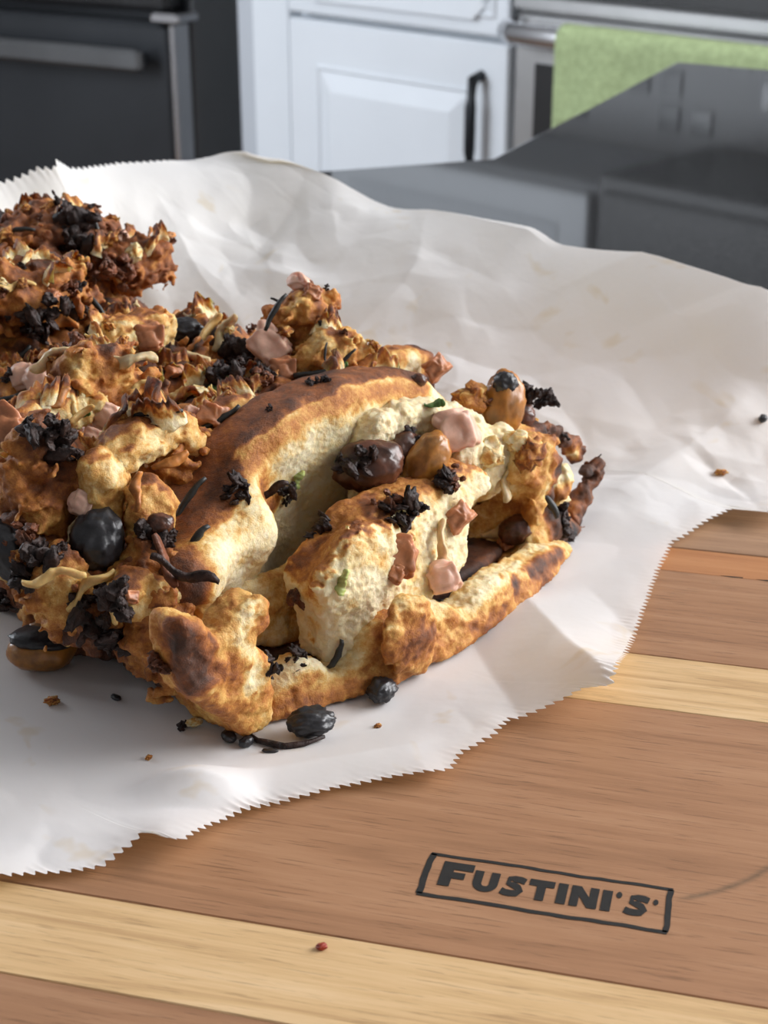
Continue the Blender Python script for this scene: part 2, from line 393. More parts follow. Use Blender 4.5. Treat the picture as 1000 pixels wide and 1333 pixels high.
mw = kempty('microwave', 0, 'black microwave oven mounted on the wall above the range', 'microwave')
MB().box(.0, RW, .25, .65, ZL+.40, ZL+.85, .006).build('body', M_BLACK, mw)
MB().box(.02, RW-.18, .235, .25, ZL+.43, ZL+.83, .004).build('door', M_BLACKGLASS, mw)

# --- island: dark stone slab on a cabinet block
def isl(px, py): p = onz(px, py, CTOP); return (p[0], p[1])
IP = [(-1.1, -.35), (1.7, -.35), (1.7, .95), isl(1150, 103), isl(880, 80), isl(638, 206), isl(415, 222), isl(0, 249), (-1.1, isl(0, 249)[1]-.08)]
isd = empty('kitchen_island', (0, 0, FLOOR), 0, 'kitchen island with dark polished stone top under the wooden board', 'kitchen island')
it = MB().prism(IP, CTOP-.032-FLOOR, CTOP-FLOOR).build('countertop', M_GRANITE, isd)
bv = it.modifiers.new('edge', 'BEVEL'); bv.width = .004; bv.segments = 2; bv.limit_method = 'ANGLE'
MB().prism([(-1.0, -.15), (1.6, -.15), (1.6, .80), (-1.0, .80)], 0, CTOP-.0325-FLOOR).build('base', M_WHITE, isd)

# ------------------------------------------------------------------ the cutting board: planks along (.969,-.247)
BT = .025
bd = empty('cutting_board', (0, 0, 0), -math.atan2(.247, .969), 'wooden cutting board of brown and pale strips with a burnt brand mark', 'cutting board')
bcol = [
    wood_material('walnut_brown_strip', (.25, .125, .065), (.33, .17, .088), (.40, .22, .12), 1.0, .45),
    wood_material('pale_strip', (.42, .25, .115), (.62, .41, .205), (.72, .51, .29), 1.3, .35),
    wood_material('branded_brown_strip', (.27, .135, .068), (.36, .185, .096), (.42, .23, .125), .8, .45, arc=(-.0264, .3331, .0448)),
    wood_material('orange_strip', (.36, .15, .06), (.42, .185, .075), (.47, .22, .095), .8, .2),
    wood_material('grey_brown_strip', (.26, .15, .085), (.34, .20, .12), (.42, .26, .16), 1.1, .5)]
edges = [(.165, .2335, 0), (.2335, .2615, 1), (.2615, .372, 2), (.372, .401, 1), (.401, .4575, 0), (.4575, .475, 3), (.475, .5155, 4), (.5155, .56, 1), (.56, .62, 0)]
for y0, y1, k in edges:
    MB().box(-.33, .30, y0+.00005, y1-.00005, -BT, 0 if k != 3 else -.0002, .0003).build('plank', bcol[k], bd)
M_CRACK = simple('open_joint', (.012, .009, .007), .9, 0, .3, 300)
for xa, xb, wd in ((-.0085, -.0015, .0009), (.0025, .0095, .0011)):     # open glue joint between two strips
    MB().prism([(xa, .4575), ((xa+xb)/2, .4575-wd*.5), (xb, .4575-wd*.2), (xb, .4575+wd*.4), ((xa+xb)/2, .4575+wd*.3)], .0, .00008).build('joint_crack', M_CRACK, bd)
# branded mark: rectangle frame and heavy lettering burnt into the strip
M_BURN = simple('burnt_wood', (.008, .007, .006), .75, 0, .5, 500)
fx0, fx1, fy0, fy1 = -.0635, -.0095, .2800, .2950
fm = MB()
def wob(x): return .00014*math.sin(x*210)+.00007*math.sin(x*700+1)
def strip(p, q, wd, n=24):
    p = np.array(p); q = np.array(q); t = (q-p)/np.linalg.norm(q-p); nn = np.array([-t[1], t[0]]); k = len(fm.v)
    for i in range(n+1):
        c = p+(q-p)*i/n; s = wob(c[0]+c[1]*1.7)
        for e in (-1, 1):
            pt = c+nn*(s+e*wd/2*(1+.10*math.sin(i*1.9+e))); fm.v.append((pt[0], pt[1], .00012))
    for i in range(n): a = k+2*i; fm.f.append((a, a+2, a+3, a+1))
strip((fx0-.0004, fy0), (fx1+.0004, fy0), .0012); strip((fx0-.0004, fy1), (fx1+.0004, fy1), .0010)
strip((fx0, fy0), (fx0, fy1), .0015, 12); strip((fx1, fy0), (fx1, fy1), .0013, 12)
fm.build('brand_frame', M_BURN, bd)
def glyphs(ch):
    """heavy extended letters in a unit box (0..w, 0..1)"""
    if ch == 'F': return 1.35, [[(0, 0), (.52, 0), (.52, .34), (1.05, .34), (1.05, .60), (.52, .60), (.52, .70), (1.35, .70), (1.35, 1), (0, 1)]]
    if ch == 'T': return 1.3, [[(.42, 0), (.88, 0), (.88, .68), (1.3, .68), (1.3, 1), (0, 1), (0, .68), (.42, .68)]]
    if ch == 'I': return .5, [[(0, 0), (.5, 0), (.5, 1), (0, 1)]]
    if ch == 'N': return 1.4, [[(0, 0), (.44, 0), (.44, .52), (.92, 0), (1.4, 0), (1.4, 1), (.96, 1), (.96, .5), (.48, 1), (0, 1)]]
    if ch == 'U':
        o = [(0, 1), (0, .42)]+[(.66-.66*math.cos(t), .42-.42*math.sin(t)) for t in np.linspace(0, math.pi, 12)]+[(1.32, 1), (.86, 1), (.86, .42)]
        o += [(.66+.2*math.cos(t), .40-.12*math.sin(t)) for t in np.linspace(0, math.pi, 8)]+[(.46, 1)]
        return 1.32, [o]
    if ch == 'S':
        c = [(1.18, .78), (.95, .85), (.62, .86), (.34, .80), (.32, .66), (.6, .56), (.86, .46), (1.0, .32), (.84, .17), (.55, .14), (.25, .15), (.02, .22)]
        c = np.array(c); o = []; l = []; r = []
        for i in range(len(c)):
            t = c[min(i+1, len(c)-1)]-c[max(i-1, 0)]; t = t/np.linalg.norm(t); n = np.array([-t[1], t[0]])*.17
            l.append(tuple(c[i]+n*(1, .9))); r.append(tuple(c[i]-n*(1, .9)))
        return 1.2, [l+r[::-1]]
    if ch == "'": return .3, [[(.15+.15*math.cos(t), .86+.16*math.sin(t)) for t in np.linspace(0, 2*math.pi, 10)[:-1]]]
    return .4, []
x = .0; seq = []
for ch, hgt in (('F', 1.22), ('U', 1), ('S', 1), ('T', 1), ('I', 1), ('N', 1), ('I', 1), ("'", 1), ('S', 1), ("'", .9)):
    wd, polys = glyphs(ch); seq.append((ch, x, hgt, polys)); x += wd*hgt*(1 if ch != 'F' else .95)+.19
tot = x-.19; sx = (.0485)/tot; sy = .0073
for ch, x, hgt, polys in seq:
    for pl in polys:
        cu = MB(); pts = [((fx0+.0032+(x+px*hgt)*sx), (fy0+.0040 + (py*hgt)*sy), 0) for px, py in pl]
        import bmesh
        bm = bmesh.new(); vs = [bm.verts.new((p[0], p[1], .00013)) for p in pts]
        es = [bm.edges.new((vs[i], vs[(i+1) % len(vs)])) for i in range(len(vs))]
        bmesh.ops.triangle_fill(bm, edges=es, use_beauty=True); bmesh.ops.recalc_face_normals(bm, faces=bm.faces)
        if bm.faces and sum(f.normal.z for f in bm.faces) < 0: bmesh.ops.reverse_faces(bm, faces=bm.faces)
        me = bpy.data.meshes.new('brand_letter'); bm.to_mesh(me); bm.free(); me.materials.append(M_BURN)
        link(bpy.data.objects.new('brand_letter', me), bd)

# ------------------------------------------------------------------ parchment sheet
def resample(pts, n):
    pts = np.array(pts, float); d = np.r_[0, np.cumsum(np.linalg.norm(np.diff(pts[:, :2], axis=0), axis=1))]
    t = np.linspace(0, d[-1], n); return np.stack([np.interp(t, d, pts[:, k]) for k in range(pts.shape[1])], 1)
def smooth1(p, k=3):
    for _ in range(k): p[1:-1] = .25*p[:-2]+.5*p[1:-1]+.25*p[2:]
    return p
def pz(px, py, z): return list(onz(px, py, z))
def pb(px, py, b): p = onplane(px, py, L(0, b, 0), EB); return list(p)
def pa(px, py, a): p = onplane(px, py, L(a, 0, 0), EA); return list(p)
near = [list(L(.05, -.17, .003)), list(L(.01, -.115, .003)), pz(0, 1148, .002), pz(70, 1140, .002), pz(140, 1128, .003), pz(172, 1104, .004), pz(192, 1080, .006), pz(215, 1083, .009), pz(242, 1092, .009), pz(275, 1076, .006),
        pz(320, 1058, .003), pz(380, 1043, .002), pz(440, 1028, .002), pz(520, 1014, .003), pz(590, 1006, .004), pz(603, 983, .004), pz(650, 957, .004), pz(668, 940, .003), pz(720, 932, .003), pz(760, 926, .004), pz(800, 910, .010),
        pz(818, 860, .007), pz(838, 806, .004), pz(860, 745, .002), pz(878, 708, .002), pz(910, 690, .003), pz(962, 655, .006), pz(1005, 664, .008), list(L(-.06, .27, .012)), list(L(-.055, .30, .03))]
right = [list(L(-.055, .30, .03)), pb(1000, 377, .285), pb(850, 343, .285), pb(700, 313, .288), pb(600, 290, .29), pb(500, 269, .29), pb(460, 247, .29), pb(430, 228, .288), pb(390, 213, .285), pb(350, 205, .28)]
far = [list(L(.31, -.16, .05)), list(L(.31, .0, .06)), pa(0, 238, .31), pa(45, 219, .305), pa(68, 202, .30), pa(86, 216, .305), pa(150, 212, .31), pa(215, 208, .305), pa(245, 210, .31), pa(280, 203, .30), pb(350, 205, .28)]
left = [list(L(.05, -.17, .003)), list(L(.18, -.17, .01)), list(L(.31, -.16, .05))]
NS, NT = 1100, 300
cn = resample(near, NS); cf = smooth1(resample(far, NS), 2); cl = smooth1(resample(left, NT), 20); cr = smooth1(resample(right, NT), 6); cn = smooth1(cn, 3)
s = np.linspace(0, 1, NS)[None, :, None]; t = np.linspace(0, 1, NT)[:, None, None]
PPt = (1-t)*cn[None] + t*cf[None] + (1-s)*cl[:, None] + s*cr[:, None] - ((1-s)*(1-t)*cn[0]+s*(1-t)*cn[-1]+(1-s)*t*cf[0]+s*t*cf[-1])
# heights: linear radial-basis surface through the borders and inner supports
ctrl = [cn[::18], cf[::22], cl[::30], cr[::7]]
inner = []
for a in np.linspace(-.012, .27, 10):
    for b in np.linspace(-.012, .155, 6): inner.append(L(a, b, .0004))
for a, b, z in ((-.03, -.02, .0005), (-.03, .03, .0006), (-.035, .07, .0012), (-.02, .12, .001), (0, .17, .004), (.02, .21, .010), (.06, .20, .009), (.10, .20, .012), (.15, .20, .016),
                (.20, .20, .022), (.25, .19, .03), (.285, .14, .035), (.285, .05, .03), (-.02, .22, .008), (-.02, .25, .016), (.03, .25, .03), (.10, .25, .034), (.18, .25, .042), (.25, .25, .05),
                (.02, -.04, .0006), (.06, -.06, .0008), (.12, -.06, .001), (.05, -.1, .001), (0, -.06, .001)): inner.append(L(a, b, z))
ctrl = np.concatenate(ctrl+[np.array(inner)])
def kern(r): return r
d = np.linalg.norm(ctrl[:, None, :2]-ctrl[None, :, :2], axis=2)
A = kern(d)-np.eye(len(ctrl))*2e-4*0 + np.eye(len(ctrl))*1e-6
AA = np.block([[A, np.ones((len(ctrl), 1))], [np.ones((1, len(ctrl))), np.zeros((1, 1))]])
wgt = np.linalg.solve(AA, np.r_[ctrl[:, 2], 0])
XY = PPt.reshape(-1, 3)[:, :2].astype(np.float32); Z = np.zeros(len(XY))
for i in range(0, len(XY), 40000):
    q = XY[i:i+40000]; Z[i:i+40000] = np.sqrt(((q[:, None]-ctrl[None, :, :2].astype(np.float32))**2).sum(2)) @ wgt[:-1].astype(np.float32) + wgt[-1]
Zg = Z.reshape(NT, NS)
for _ in range(6):
    Zg[1:-1, 1:-1] = .2*(Zg[1:-1, 1:-1]+Zg[:-2, 1:-1]+Zg[2:, 1:-1]+Zg[1:-1, :-2]+Zg[1:-1, 2:])
LC = toL(np.c_[PPt.reshape(-1, 3)[:, :2], np.zeros(NT*NS)])
la, lb = LC[:, 0], LC[:, 1]
inside = np.maximum(np.maximum(-.02-la, la-.28), np.maximum(-.02-lb, lb-.15))      # distance outside the loaf footprint
amp = sstep(0.0, .05, inside)
q = np.c_[la, lb, np.zeros_like(la)]
q2 = q + .02*np.stack([perlin(q*20+3), perlin(q*20+9), np.zeros_like(la)], 1)
def facet(p, fr, seed, ang):
    ca, sa = math.cos(ang), math.sin(ang); x = (p[:, 0]*ca-p[:, 1]*sa)*fr+seed; y = (p[:, 0]*sa+p[:, 1]*ca)*fr+seed*1.7
    w1 = np.stack([x*.9, y*.9, x*0+seed], 1); x = x+.55*perlin(w1); y = y+.55*perlin(w1+31)
    i = np.floor(x).astype(int); j = np.floor(y).astype(int); fx = x-i; fy = y-j
    H = np.random.default_rng(int(seed*10)).uniform(-1, 1, 4096); hs = lambda a, b: H[(_PM[a & 511]*7+_PM[(b+91) & 511]) & 4095]
    h00, h10, h01, h11 = hs(i, j), hs(i+1, j), hs(i, j+1), hs(i+1, j+1)
    return np.where(fx > fy, h00+(h10-h00)*fx+(h11-h10)*fy, h00+(h01-h00)*fy+(h11-h01)*fx)
farw = sstep(.14, .24, np.maximum(lb, la-.06))
eg = sstep(0, .16, np.minimum(np.broadcast_to(1-t, (NT, NS, 1)), np.broadcast_to(1-s, (NT, NS, 1))).reshape(-1))
Zc = amp*(.12+.88*eg)*((.0014+.0068*farw)*facet(q, 16, 2.3, .4) + (.0010+.0030*farw)*facet(q, 36, 5.1, 1.1) + .0007*facet(q, 85, 7.7, .2))
# long folds: ridge lines given by two loaf-plane points, height and width
def fold(p, r, h, wd):
    p = np.array(p); r = np.array(r); v = r-p; ln = np.linalg.norm(v); v = v/ln
    x = (la-p[0])*v[0]+(lb-p[1])*v[1]; y = np.abs((la-p[0])*-v[1]+(lb-p[1])*v[0])
    e = np.clip(x/ln, 0, 1); return h*np.clip(1-y/wd, 0, 1)*sstep(-.01, .01, x)*sstep(ln+.01, ln-.01, x)*(.3+.7*e)
def lz(px, py, z=0.003): p = toL(onz(px, py, z)); return (p[0], p[1])
Zc = Zc + fold(lz(178, 1022), lz(300, 1024), .006, .010) + fold(lz(350, 240, .05), lz(330, 330, .02), .012, .02) + fold(lz(540, 345, .03), lz(700, 420, .02), .006, .025) + fold(lz(700, 500), lz(960, 420, .03), .006, .03) + fold(lz(675, 765), lz(797, 908, .01), .009, .022) + fold(lz(560, 965), lz(200, 1020), .003, .012) + fold(lz(800, 650), lz(960, 590), .006, .02)
Zt = Zg.reshape(-1)+Zc
hb = (PPt.reshape(-1, 3)[:, 0]*.247+PPt.reshape(-1, 3)[:, 1]*.969)
Zt = np.maximum(Zt, .0006); np.minimum(Zt, .0008+.55*np.maximum(inside, 0))
V = PPt.copy(); V[..., 2] = Zt.reshape(NT, NS)
# pinked (saw-tooth) torn edges at the near and far ends
def teeth(edge, inward, amt, pitch):
    d = np.r_[0, np.cumsum(np.linalg.norm(np.diff(edge, axis=0), axis=1))]
    ph = (d/pitch) % 1.0; h = np.abs(ph*2-1)*amt*(.65+.5*np.abs(perlin(np.c_[d*160, d*0, d*0])))
    return np.clip(1-h/np.maximum(1e-4, np.linalg.norm(edge-inward, axis=1)), .3, 1)
NR = 8
sc0 = teeth(V[0], V[NR], .0033, .0026); sc1 = teeth(V[-1], V[-1-NR], .0036, .0036)
for r in range(NR):
    V[r] = V[NR]+(V[r]-V[NR])*sc0[:, None]; V[-1-r] = V[-1-NR]+(V[-1-r]-V[-1-NR])*sc1[:, None]
idx = np.arange(NT*NS).reshape(NT, NS)
fc = np.stack([idx[:-1, :-1], idx[:-1, 1:], idx[1:, 1:], idx[1:, :-1]], -1).reshape(-1, 4)
pp = link(bpy.data.objects.new('parchment_sheet', mesh_np('parchment_sheet', V.reshape(-1, 3), fc, M_PAPER)))
tag(pp, 'crumpled white parchment sheet with pinked edges under the loaf', 'parchment paper')

# ------------------------------------------------------------------ signed-distance modelling of the dough
def surfnet(f, org, h):
    s = f < 0; nx, ny, nz = f.shape
    c = [s[i:nx-1+i, j:ny-1+j, k:nz-1+k] for i in (0, 1) for j in (0, 1) for k in (0, 1)]
    cnt = sum(x.astype(np.int8) for x in c); act = (cnt > 0) & (cnt < 8)
    ii = np.argwhere(act); n = len(ii)
    corner = np.stack([f[ii[:, 0]+i, ii[:, 1]+j, ii[:, 2]+k] for i in (0, 1) for j in (0, 1) for k in (0, 1)], 1)
    offs = np.array([(i, j, k) for i in (0, 1) for j in (0, 1) for k in (0, 1)], float)
    pos = np.zeros((n, 3)); m = np.zeros(n)
    for a in range(8):
        for b in range(a+1, 8):
            if np.abs(offs[a]-offs[b]).sum() != 1: continue
            fa, fb = corner[:, a], corner[:, b]; cr = (fa < 0) != (fb < 0)
            t = np.where(cr, fa/np.where(cr, fa-fb, 1), 0)
            pos += np.where(cr[:, None], offs[a]+(offs[b]-offs[a])*t[:, None], 0); m += cr
    v = org + (ii + pos/m[:, None])*h
    vid = np.full(act.shape, -1, np.int32); vid[act] = np.arange(n); quads = []
    for ax in range(3):
        a0 = [slice(None)]*3; a1 = [slice(None)]*3; a0[ax] = slice(0, -1); a1[ax] = slice(1, None)
        ch = s[tuple(a0)] != s[tuple(a1)]; o1, o2 = [(1, 2), (2, 0), (0, 1)][ax]
        e = np.argwhere(ch); sg = s[tuple(a0)][ch]
        ok = (e[:, o1] > 0) & (e[:, o2] > 0) & (e[:, o1] < f.shape[o1]-1) & (e[:, o2] < f.shape[o2]-1); e = e[ok]; sg = sg[ok]
        def g(d1, d2): q = e.copy(); q[:, o1] += d1; q[:, o2] += d2; return vid[q[:, 0], q[:, 1], q[:, 2]]
        qd = np.stack([g(-1, -1), g(0, -1), g(0, 0), g(-1, 0)], 1)
        qd[~sg] = qd[~sg][:, ::-1]; quads.append(qd)
    qd = np.concatenate(quads); qd = qd[(qd >= 0).all(1)]
    return v, qd
def poly_sd(poly, X, Y):
    poly = np.array(poly); d = np.full(X.shape, 1e9); ins = np.zeros(X.shape, bool); n = len(poly)
    for i in range(n):
        ax, ay = poly[i]; bx, by = poly[(i+1) % n]; ex, ey = bx-ax, by-ay
        t = np.clip(((X-ax)*ex+(Y-ay)*ey)/(ex*ex+ey*ey+1e-12), 0, 1)
        d = np.minimum(d, (X-ax-t*ex)**2+(Y-ay-t*ey)**2)
        cnd = ((ay > Y) != (by > Y)) & (X < ex*(Y-ay)/(ey if abs(ey) > 1e-12 else 1e-12)+ax); ins ^= cnd
    return np.where(ins, -1, 1)*np.sqrt(d)
def spline(pts, n=6):
    pts = np.array(pts, float); out = []; m = len(pts)
    for i in range(m):
        p0, p1, p2, p3 = pts[i-1], pts[i], pts[(i+1) % m], pts[(i+2) % m]
        for t in np.arange(n)/n:
            out.append(.5*((2*p1)+(p2-p0)*t+(2*p0-5*p1+4*p2-p3)*t*t+(3*p1-p0-3*p2+p3)*t**3))
    return np.array(out)
def smin(a, b, k):
    h = np.clip(.5+.5*(b-a)/k, 0, 1); return b*(1-h)+a*h-k*h*(1-h)
BULGE = .016
def bulge(b): u = np.clip(np.asarray(b)/.143, 0, 1); return BULGE*4*u*(1-u)
def solve_surf(px, py, surf):
    a = .02
    for _ in range(40):
        b, c = ona(px, py, a); a = .5*a+.5*float(surf(b, c))
    return a, b, c

class Dough:
    """a piece of dough in loaf coordinates (a, b, c): union of plates and lumps minus carves"""
    def __init__(s, h=.0007): s.items = []; s.h = h; s.lo = np.full(3, 1e9); s.hi = np.full(3, -1e9)
    def ext(s, pts, pad): pts = np.atleast_2d(pts); s.lo = np.minimum(s.lo, pts.min(0)-pad); s.hi = np.maximum(s.hi, pts.max(0)+pad)
    def plate_bc(s, poly, surf, th, rnd=.004, k=.004):
        poly = np.array(poly); aa = [float(surf(b, c)) for b, c in poly]
        pts = np.c_[aa, poly]; s.ext(pts, max(th if not callable(th) else .02, .004)+.006); s.items.append(('plate', poly, surf, th, rnd, k)); return s
    def plate(s, pix, surf, th, rnd=.004, k=.004, n=4):
        pts = [solve_surf(x, y, surf)[1:] for x, y in pix]
        return s.plate_bc(spline(pts, n) if n > 1 else pts, surf, th, rnd, k)
    def lump(s, abc, rad, k=.006, rot=None):
        s.ext(abc, max(rad)+.004); s.items.append(('lump', np.array(abc), np.array(rad), k, rot)); return s
    def lump_px(s, px, py, a, rad, k=.006, rot=None):
        b, c = ona(px, py, a); return s.lump((a, b, c), rad, k, rot)
    def carve(s, abc, rad, k=.004): s.items.append(('carve', np.array(abc), np.array(rad), k, None)); return s
    def carve_px(s, px, py, a, rad, k=.004):
        b, c = ona(px, py, a); return s.carve((a, b, c), rad, k)
    def mesh(s, name, parent, bake, n1=(60, .0025), n2=(170, .0011), n3=(520, .00035), floor=.0015, seed=0.0):
        h = s.h; s.lo[2] = max(s.lo[2], floor-.002); dims = np.ceil((s.hi-s.lo)/h).astype(int)+1
        ax = [s.lo[i]+h*np.arange(dims[i]) for i in range(3)]
        Bg, Cg = np.meshgrid(ax[1], ax[2], indexing='ij'); f = None; A3 = ax[0][:, None, None]
        for itm in s.items:
            if itm[0] == 'plate':
                _, poly, surf, th, rnd, k = itm
                d2 = poly_sd(poly, Bg, Cg); a0 = surf(Bg, Cg); tt = th(Bg, Cg) if callable(th) else th
                q1 = d2[None]+rnd; q2 = np.abs(A3-a0[None])-(tt/2 - rnd)
                d = np.sqrt(np.maximum(q1, 0)**2+np.maximum(q2, 0)**2)+np.minimum(np.maximum(q1, q2), 0)-rnd
            else:
                _, ctr, rad, k, rot = itm
                P = [A3-ctr[0], Bg[None]-ctr[1], Cg[None]-ctr[2]]
                if rot is not None:
                    R3 = np.array(Euler(rot).to_matrix()); P = [R3[i, 0]*P[0]+R3[i, 1]*P[1]+R3[i, 2]*P[2] for i in range(3)]
                r = np.sqrt((P[0]/rad[0])**2+(P[1]/rad[1])**2+(P[2]/rad[2])**2); d = (r-1)*rad.min()
            if itm[0] == 'carve': f = -smin(-f, d, k)
            else: f = d if f is None else smin(f, d, k)
        f = f.astype(np.float32)
        band = np.argwhere(np.abs(f) < n1[1]*1.2+n2[1]*1.3+.001)
        pw = (s.lo+band*h).astype(np.float32)
        f[band[:, 0], band[:, 1], band[:, 2]] += n1[1]*fbm(pw*n1[0]+seed, 2)+n2[1]*fbm(pw*n2[0]+seed*2, 2)
        f = np.maximum(f, (floor-Cg[None]).astype(np.float32))
        f[0] = f[-1] = 1e-3; f[:, 0] = f[:, -1] = 1e-3; f[:, :, 0] = f[:, :, -1] = 1e-3
        v, qd = surfnet(f, s.lo, h)
        # vertex normals and fine crumb relief
        def nrm(v):
            fn = np.cross(v[qd[:, 2]]-v[qd[:, 0]], v[qd[:, 3]]-v[qd[:, 1]]); vn = np.zeros_like(v)
            for j in range(4): np.add.at(vn, qd[:, j], fn)
            return vn/np.maximum(1e-12, np.linalg.norm(vn, axis=1))[:, None]
        vn = nrm(v)
        bk = bake(v, vn)
        rough = np.clip(1.4-bk*1.6, .35, 1.3)
        v = v + vn*(n3[1]*rough*fbm(v*n3[0]+seed, 2))[:, None]
        wv = P0 + v@ML; wv[:, 2] = np.maximum(wv[:, 2], floor)
        me = mesh_np(name, wv, qd, M_DOUGH, True, {'bake': np.clip(bk, 0, 1)})
        o = link(bpy.data.objects.new(name, me), parent); BV.append((wv, qd)); return o
BV = []
loaf = empty('stuffed_pull_apart_loaf', (0, 0, 0), 0, 'torn golden pull-apart loaf stuffed with ham, raisins and onion on parchment', 'bread')

def stroke(pix, surf):
    """a browned line on the dough: pixel polyline dropped on a dough surface"""
    return np.array([solve_surf(x, y, surf) for x, y in pix])
def dist_poly(v, pl):
    d = np.full(len(v), 1e9)
    if len(pl) == 1: return np.linalg.norm(v-pl[0], axis=1)
    for p, q in zip(pl[:-1], pl[1:]):
        e = q-p; t = np.clip(((v-p)@e)/(e@e+1e-12), 0, 1); d = np.minimum(d, np.linalg.norm(v-p-t[:, None]*e, axis=1))
    return d
def baker(base, strokes=(), nz=.1, nf=90, sides=True):
    def f(v, vn):
        b = base(v, vn) if callable(base) else np.full(len(v), float(base))
        n = fbm(v*nf+5, 3)
        for pl, r, st in strokes:
            d = dist_poly(v, pl)*(1+.6*fbm(v*210+2, 3)); b = np.maximum(b, st*np.exp(-(d/r)**2)) if st > 0 else b*(1+st*np.exp(-(d/r)**2))
        if sides:
            sd = np.maximum(sstep(.006, -.004, v[:, 1]), sstep(.128, .140, v[:, 1])); lowb = sstep(.010, .002, v[:, 2])
            b = np.maximum(b, sd*(.64+.34*n)); b = np.maximum(b, lowb*.42)
        return b + nz*n
    return f

# ---- rear slices standing on edge, ragged tops
def top_h(a): return np.interp(a, [.03, .05, .08, .12, .15, .168, .178, .20, .25, .30], [.063, .058, .059, .064, .066, .067, .076, .083, .080, .072])
def arch(u): return 1-.34*np.abs(2*u-1)**2.6 - .10*(1-u)**3
NREAR = 14
for i in range(NREAR):
    a0 = .050+i*.0158; H = float(top_h(a0)); rs = np.random.default_rng(100+i)
    lean = rs.uniform(-.25, .05); wvs = rs.uniform(0, 6, 3); b0 = rs.uniform(-.004, .003); b1 = rs.uniform(.124, .132)
    surf = (lambda a0, lean, wvs, H: lambda b, c: a0 + lean*(np.asarray(c)-H*.5)*.6 + .0045*np.sin(np.asarray(b)*75+wvs[0])*np.clip(np.asarray(c)/H, 0, 1)**2 + .003*np.sin(np.asarray(b)*160+wvs[1]))(a0, lean, wvs, H)
    ub = np.linspace(0, 1, 60); bb = b0+(b1-b0)*ub
    rag = .0052*fbm(np.c_[ub*5.5+i*3.1, ub*0+i, ub*0], 1)+.0042*fbm(np.c_[ub*17+i*7, ub*0, ub*0+i], 2)
    top = H*arch(ub)+rag
    sidew = .004*fbm(np.c_[np.linspace(0, 4, 12), np.zeros(12)+i*2.2, np.zeros(12)], 2)
    poly = [(b, c) for b, c in zip(bb, top)] + [(b1+.002+sidew[k], top[-1]*(1-k/12)) for k in range(1, 12)] + [(b1, .002), (b0, .002)] + [(b0-.004+sidew[k]*1.3, top[0]*(k/12)) for k in range(1, 12)]
    tb = np.array(bb); tc = np.array(top)
    def base(v, vn, tb=tb, tc=tc, a0=a0, i=i):
        dt = np.interp(v[:, 1], tb, tc)-v[:, 2]
        n = fbm(v*70+i*3, 2); n2 = fbm(v*190+i, 2)
        return .12+.36*sstep(.020, -.001, dt+.006*n)+.22*sstep(.006, -.002, dt+.003*n2)*sstep(-.1, .5, n)+.20*sstep(.05, .4, n)+sstep(.2, .55, n2)*.20+.12*sstep(.15, .22, a0)
    D = Dough(.00105)
    D.plate_bc(poly, surf, .0135, .003)
    for k in range(5):
        u = rs.uniform(.04, .96); D.lump((a0+rs.uniform(-.004, .004), b0+(b1-b0)*u, H*arch(u)-rs.uniform(.001, .006)), (rs.uniform(.004, .008), rs.uniform(.005, .010), rs.uniform(.004, .007)), .004)
    D.mesh('bread_slice', loaf, baker(base, (), .16, 80), (75, .0034), (210, .0021), (560, .0005), .0015, i*1.7)
# ---- bottom crust that carries everything, coloured near black as shade in the front hole
D = Dough(.0012)
D.plate_bc([(-.004, .0015), (.138, .0015), (.136, .007), (.0, .007)], lambda b, c: .150-.5*bulge(b)+0*np.asarray(c), lambda b, c: .28-.0*b, .003)
D.lo = np.array([-.03, -.015, 0]); D.hi = np.array([.30, .152, .02])
D.mesh('bottom_crust', loaf, baker(.80, (), .2, 60), (60, .0015), (170, .001), (520, .0003), .0012, 3.3)

# ---- front slice with the long smooth crust ridge
sA = lambda b, c: .036 + .16*(np.asarray(c)-.055)*(1-sstep(.022, .05, np.asarray(b))) + .010*sstep(.022, .05, np.asarray(b))*np.clip(1-np.asarray(c)/.055, 0, 1)
thA = lambda b, c: .014+.008*np.clip(np.asarray(c)/.06, 0, 1)+.010*sstep(.04, .015, np.asarray(b))
polyA = [(196, 722), (206, 695), (232, 655), (262, 625), (290, 577), (318, 549), (346, 526), (385, 506), (423, 491), (458, 485), (512, 481), (545, 492), (570, 530), (560, 600), (500, 640), (430, 690), (392, 740), (378, 756), (325, 764), (270, 782), (225, 770), (205, 750)]
ridge = [(225, 672), (262, 634), (300, 588), (335, 553), (380, 525), (430, 504), (480, 495), (530, 494)]
rA = stroke(ridge, lambda b, c: sA(b, c)-.002)
D = Dough(.00062)
D.plate(polyA, sA, thA, .0085)
D.lump_px(322, 692, .022, (.007, .008, .009), .008).lump_px(250, 745, .018, (.008, .012, .009), .008)
def baseA(v, vn):
    n = fbm(v*60, 2)
    o = np.argsort(rA[:, 1]); ct = np.interp(v[:, 1], rA[o, 1], rA[o, 2])
    top = sstep(.18, .58, vn[:, 2]+.75*vn[:, 0]+.2*n)*sstep(-.022, -.010, v[:, 2]-ct)
    return .03+.10*sstep(.1, .5, n)+.58*top*(1-.8*sstep(.010, .0, v[:, 0]-.014+.0*n)*sstep(.05, .02, v[:, 1]))+.25*sstep(.0, -.5, vn[:, 2])*0
D.mesh('front_slice', loaf, baker(baseA, [(rA-np.array([.008, 0, .001]), .0055, .40), (stroke([(215, 705), (235, 665), (262, 640)], sA), .011, .58), (stroke([(345, 640), (362, 665)], lambda b, c: sA(b, c)-.012), .007, .5),
       (stroke([(245, 720), (275, 690), (320, 665)], lambda b, c: sA(b, c)-.010), .007, .42)], .08, 90), (55, .0013), (180, .0003), (900, .00028), .0015, 8.1)
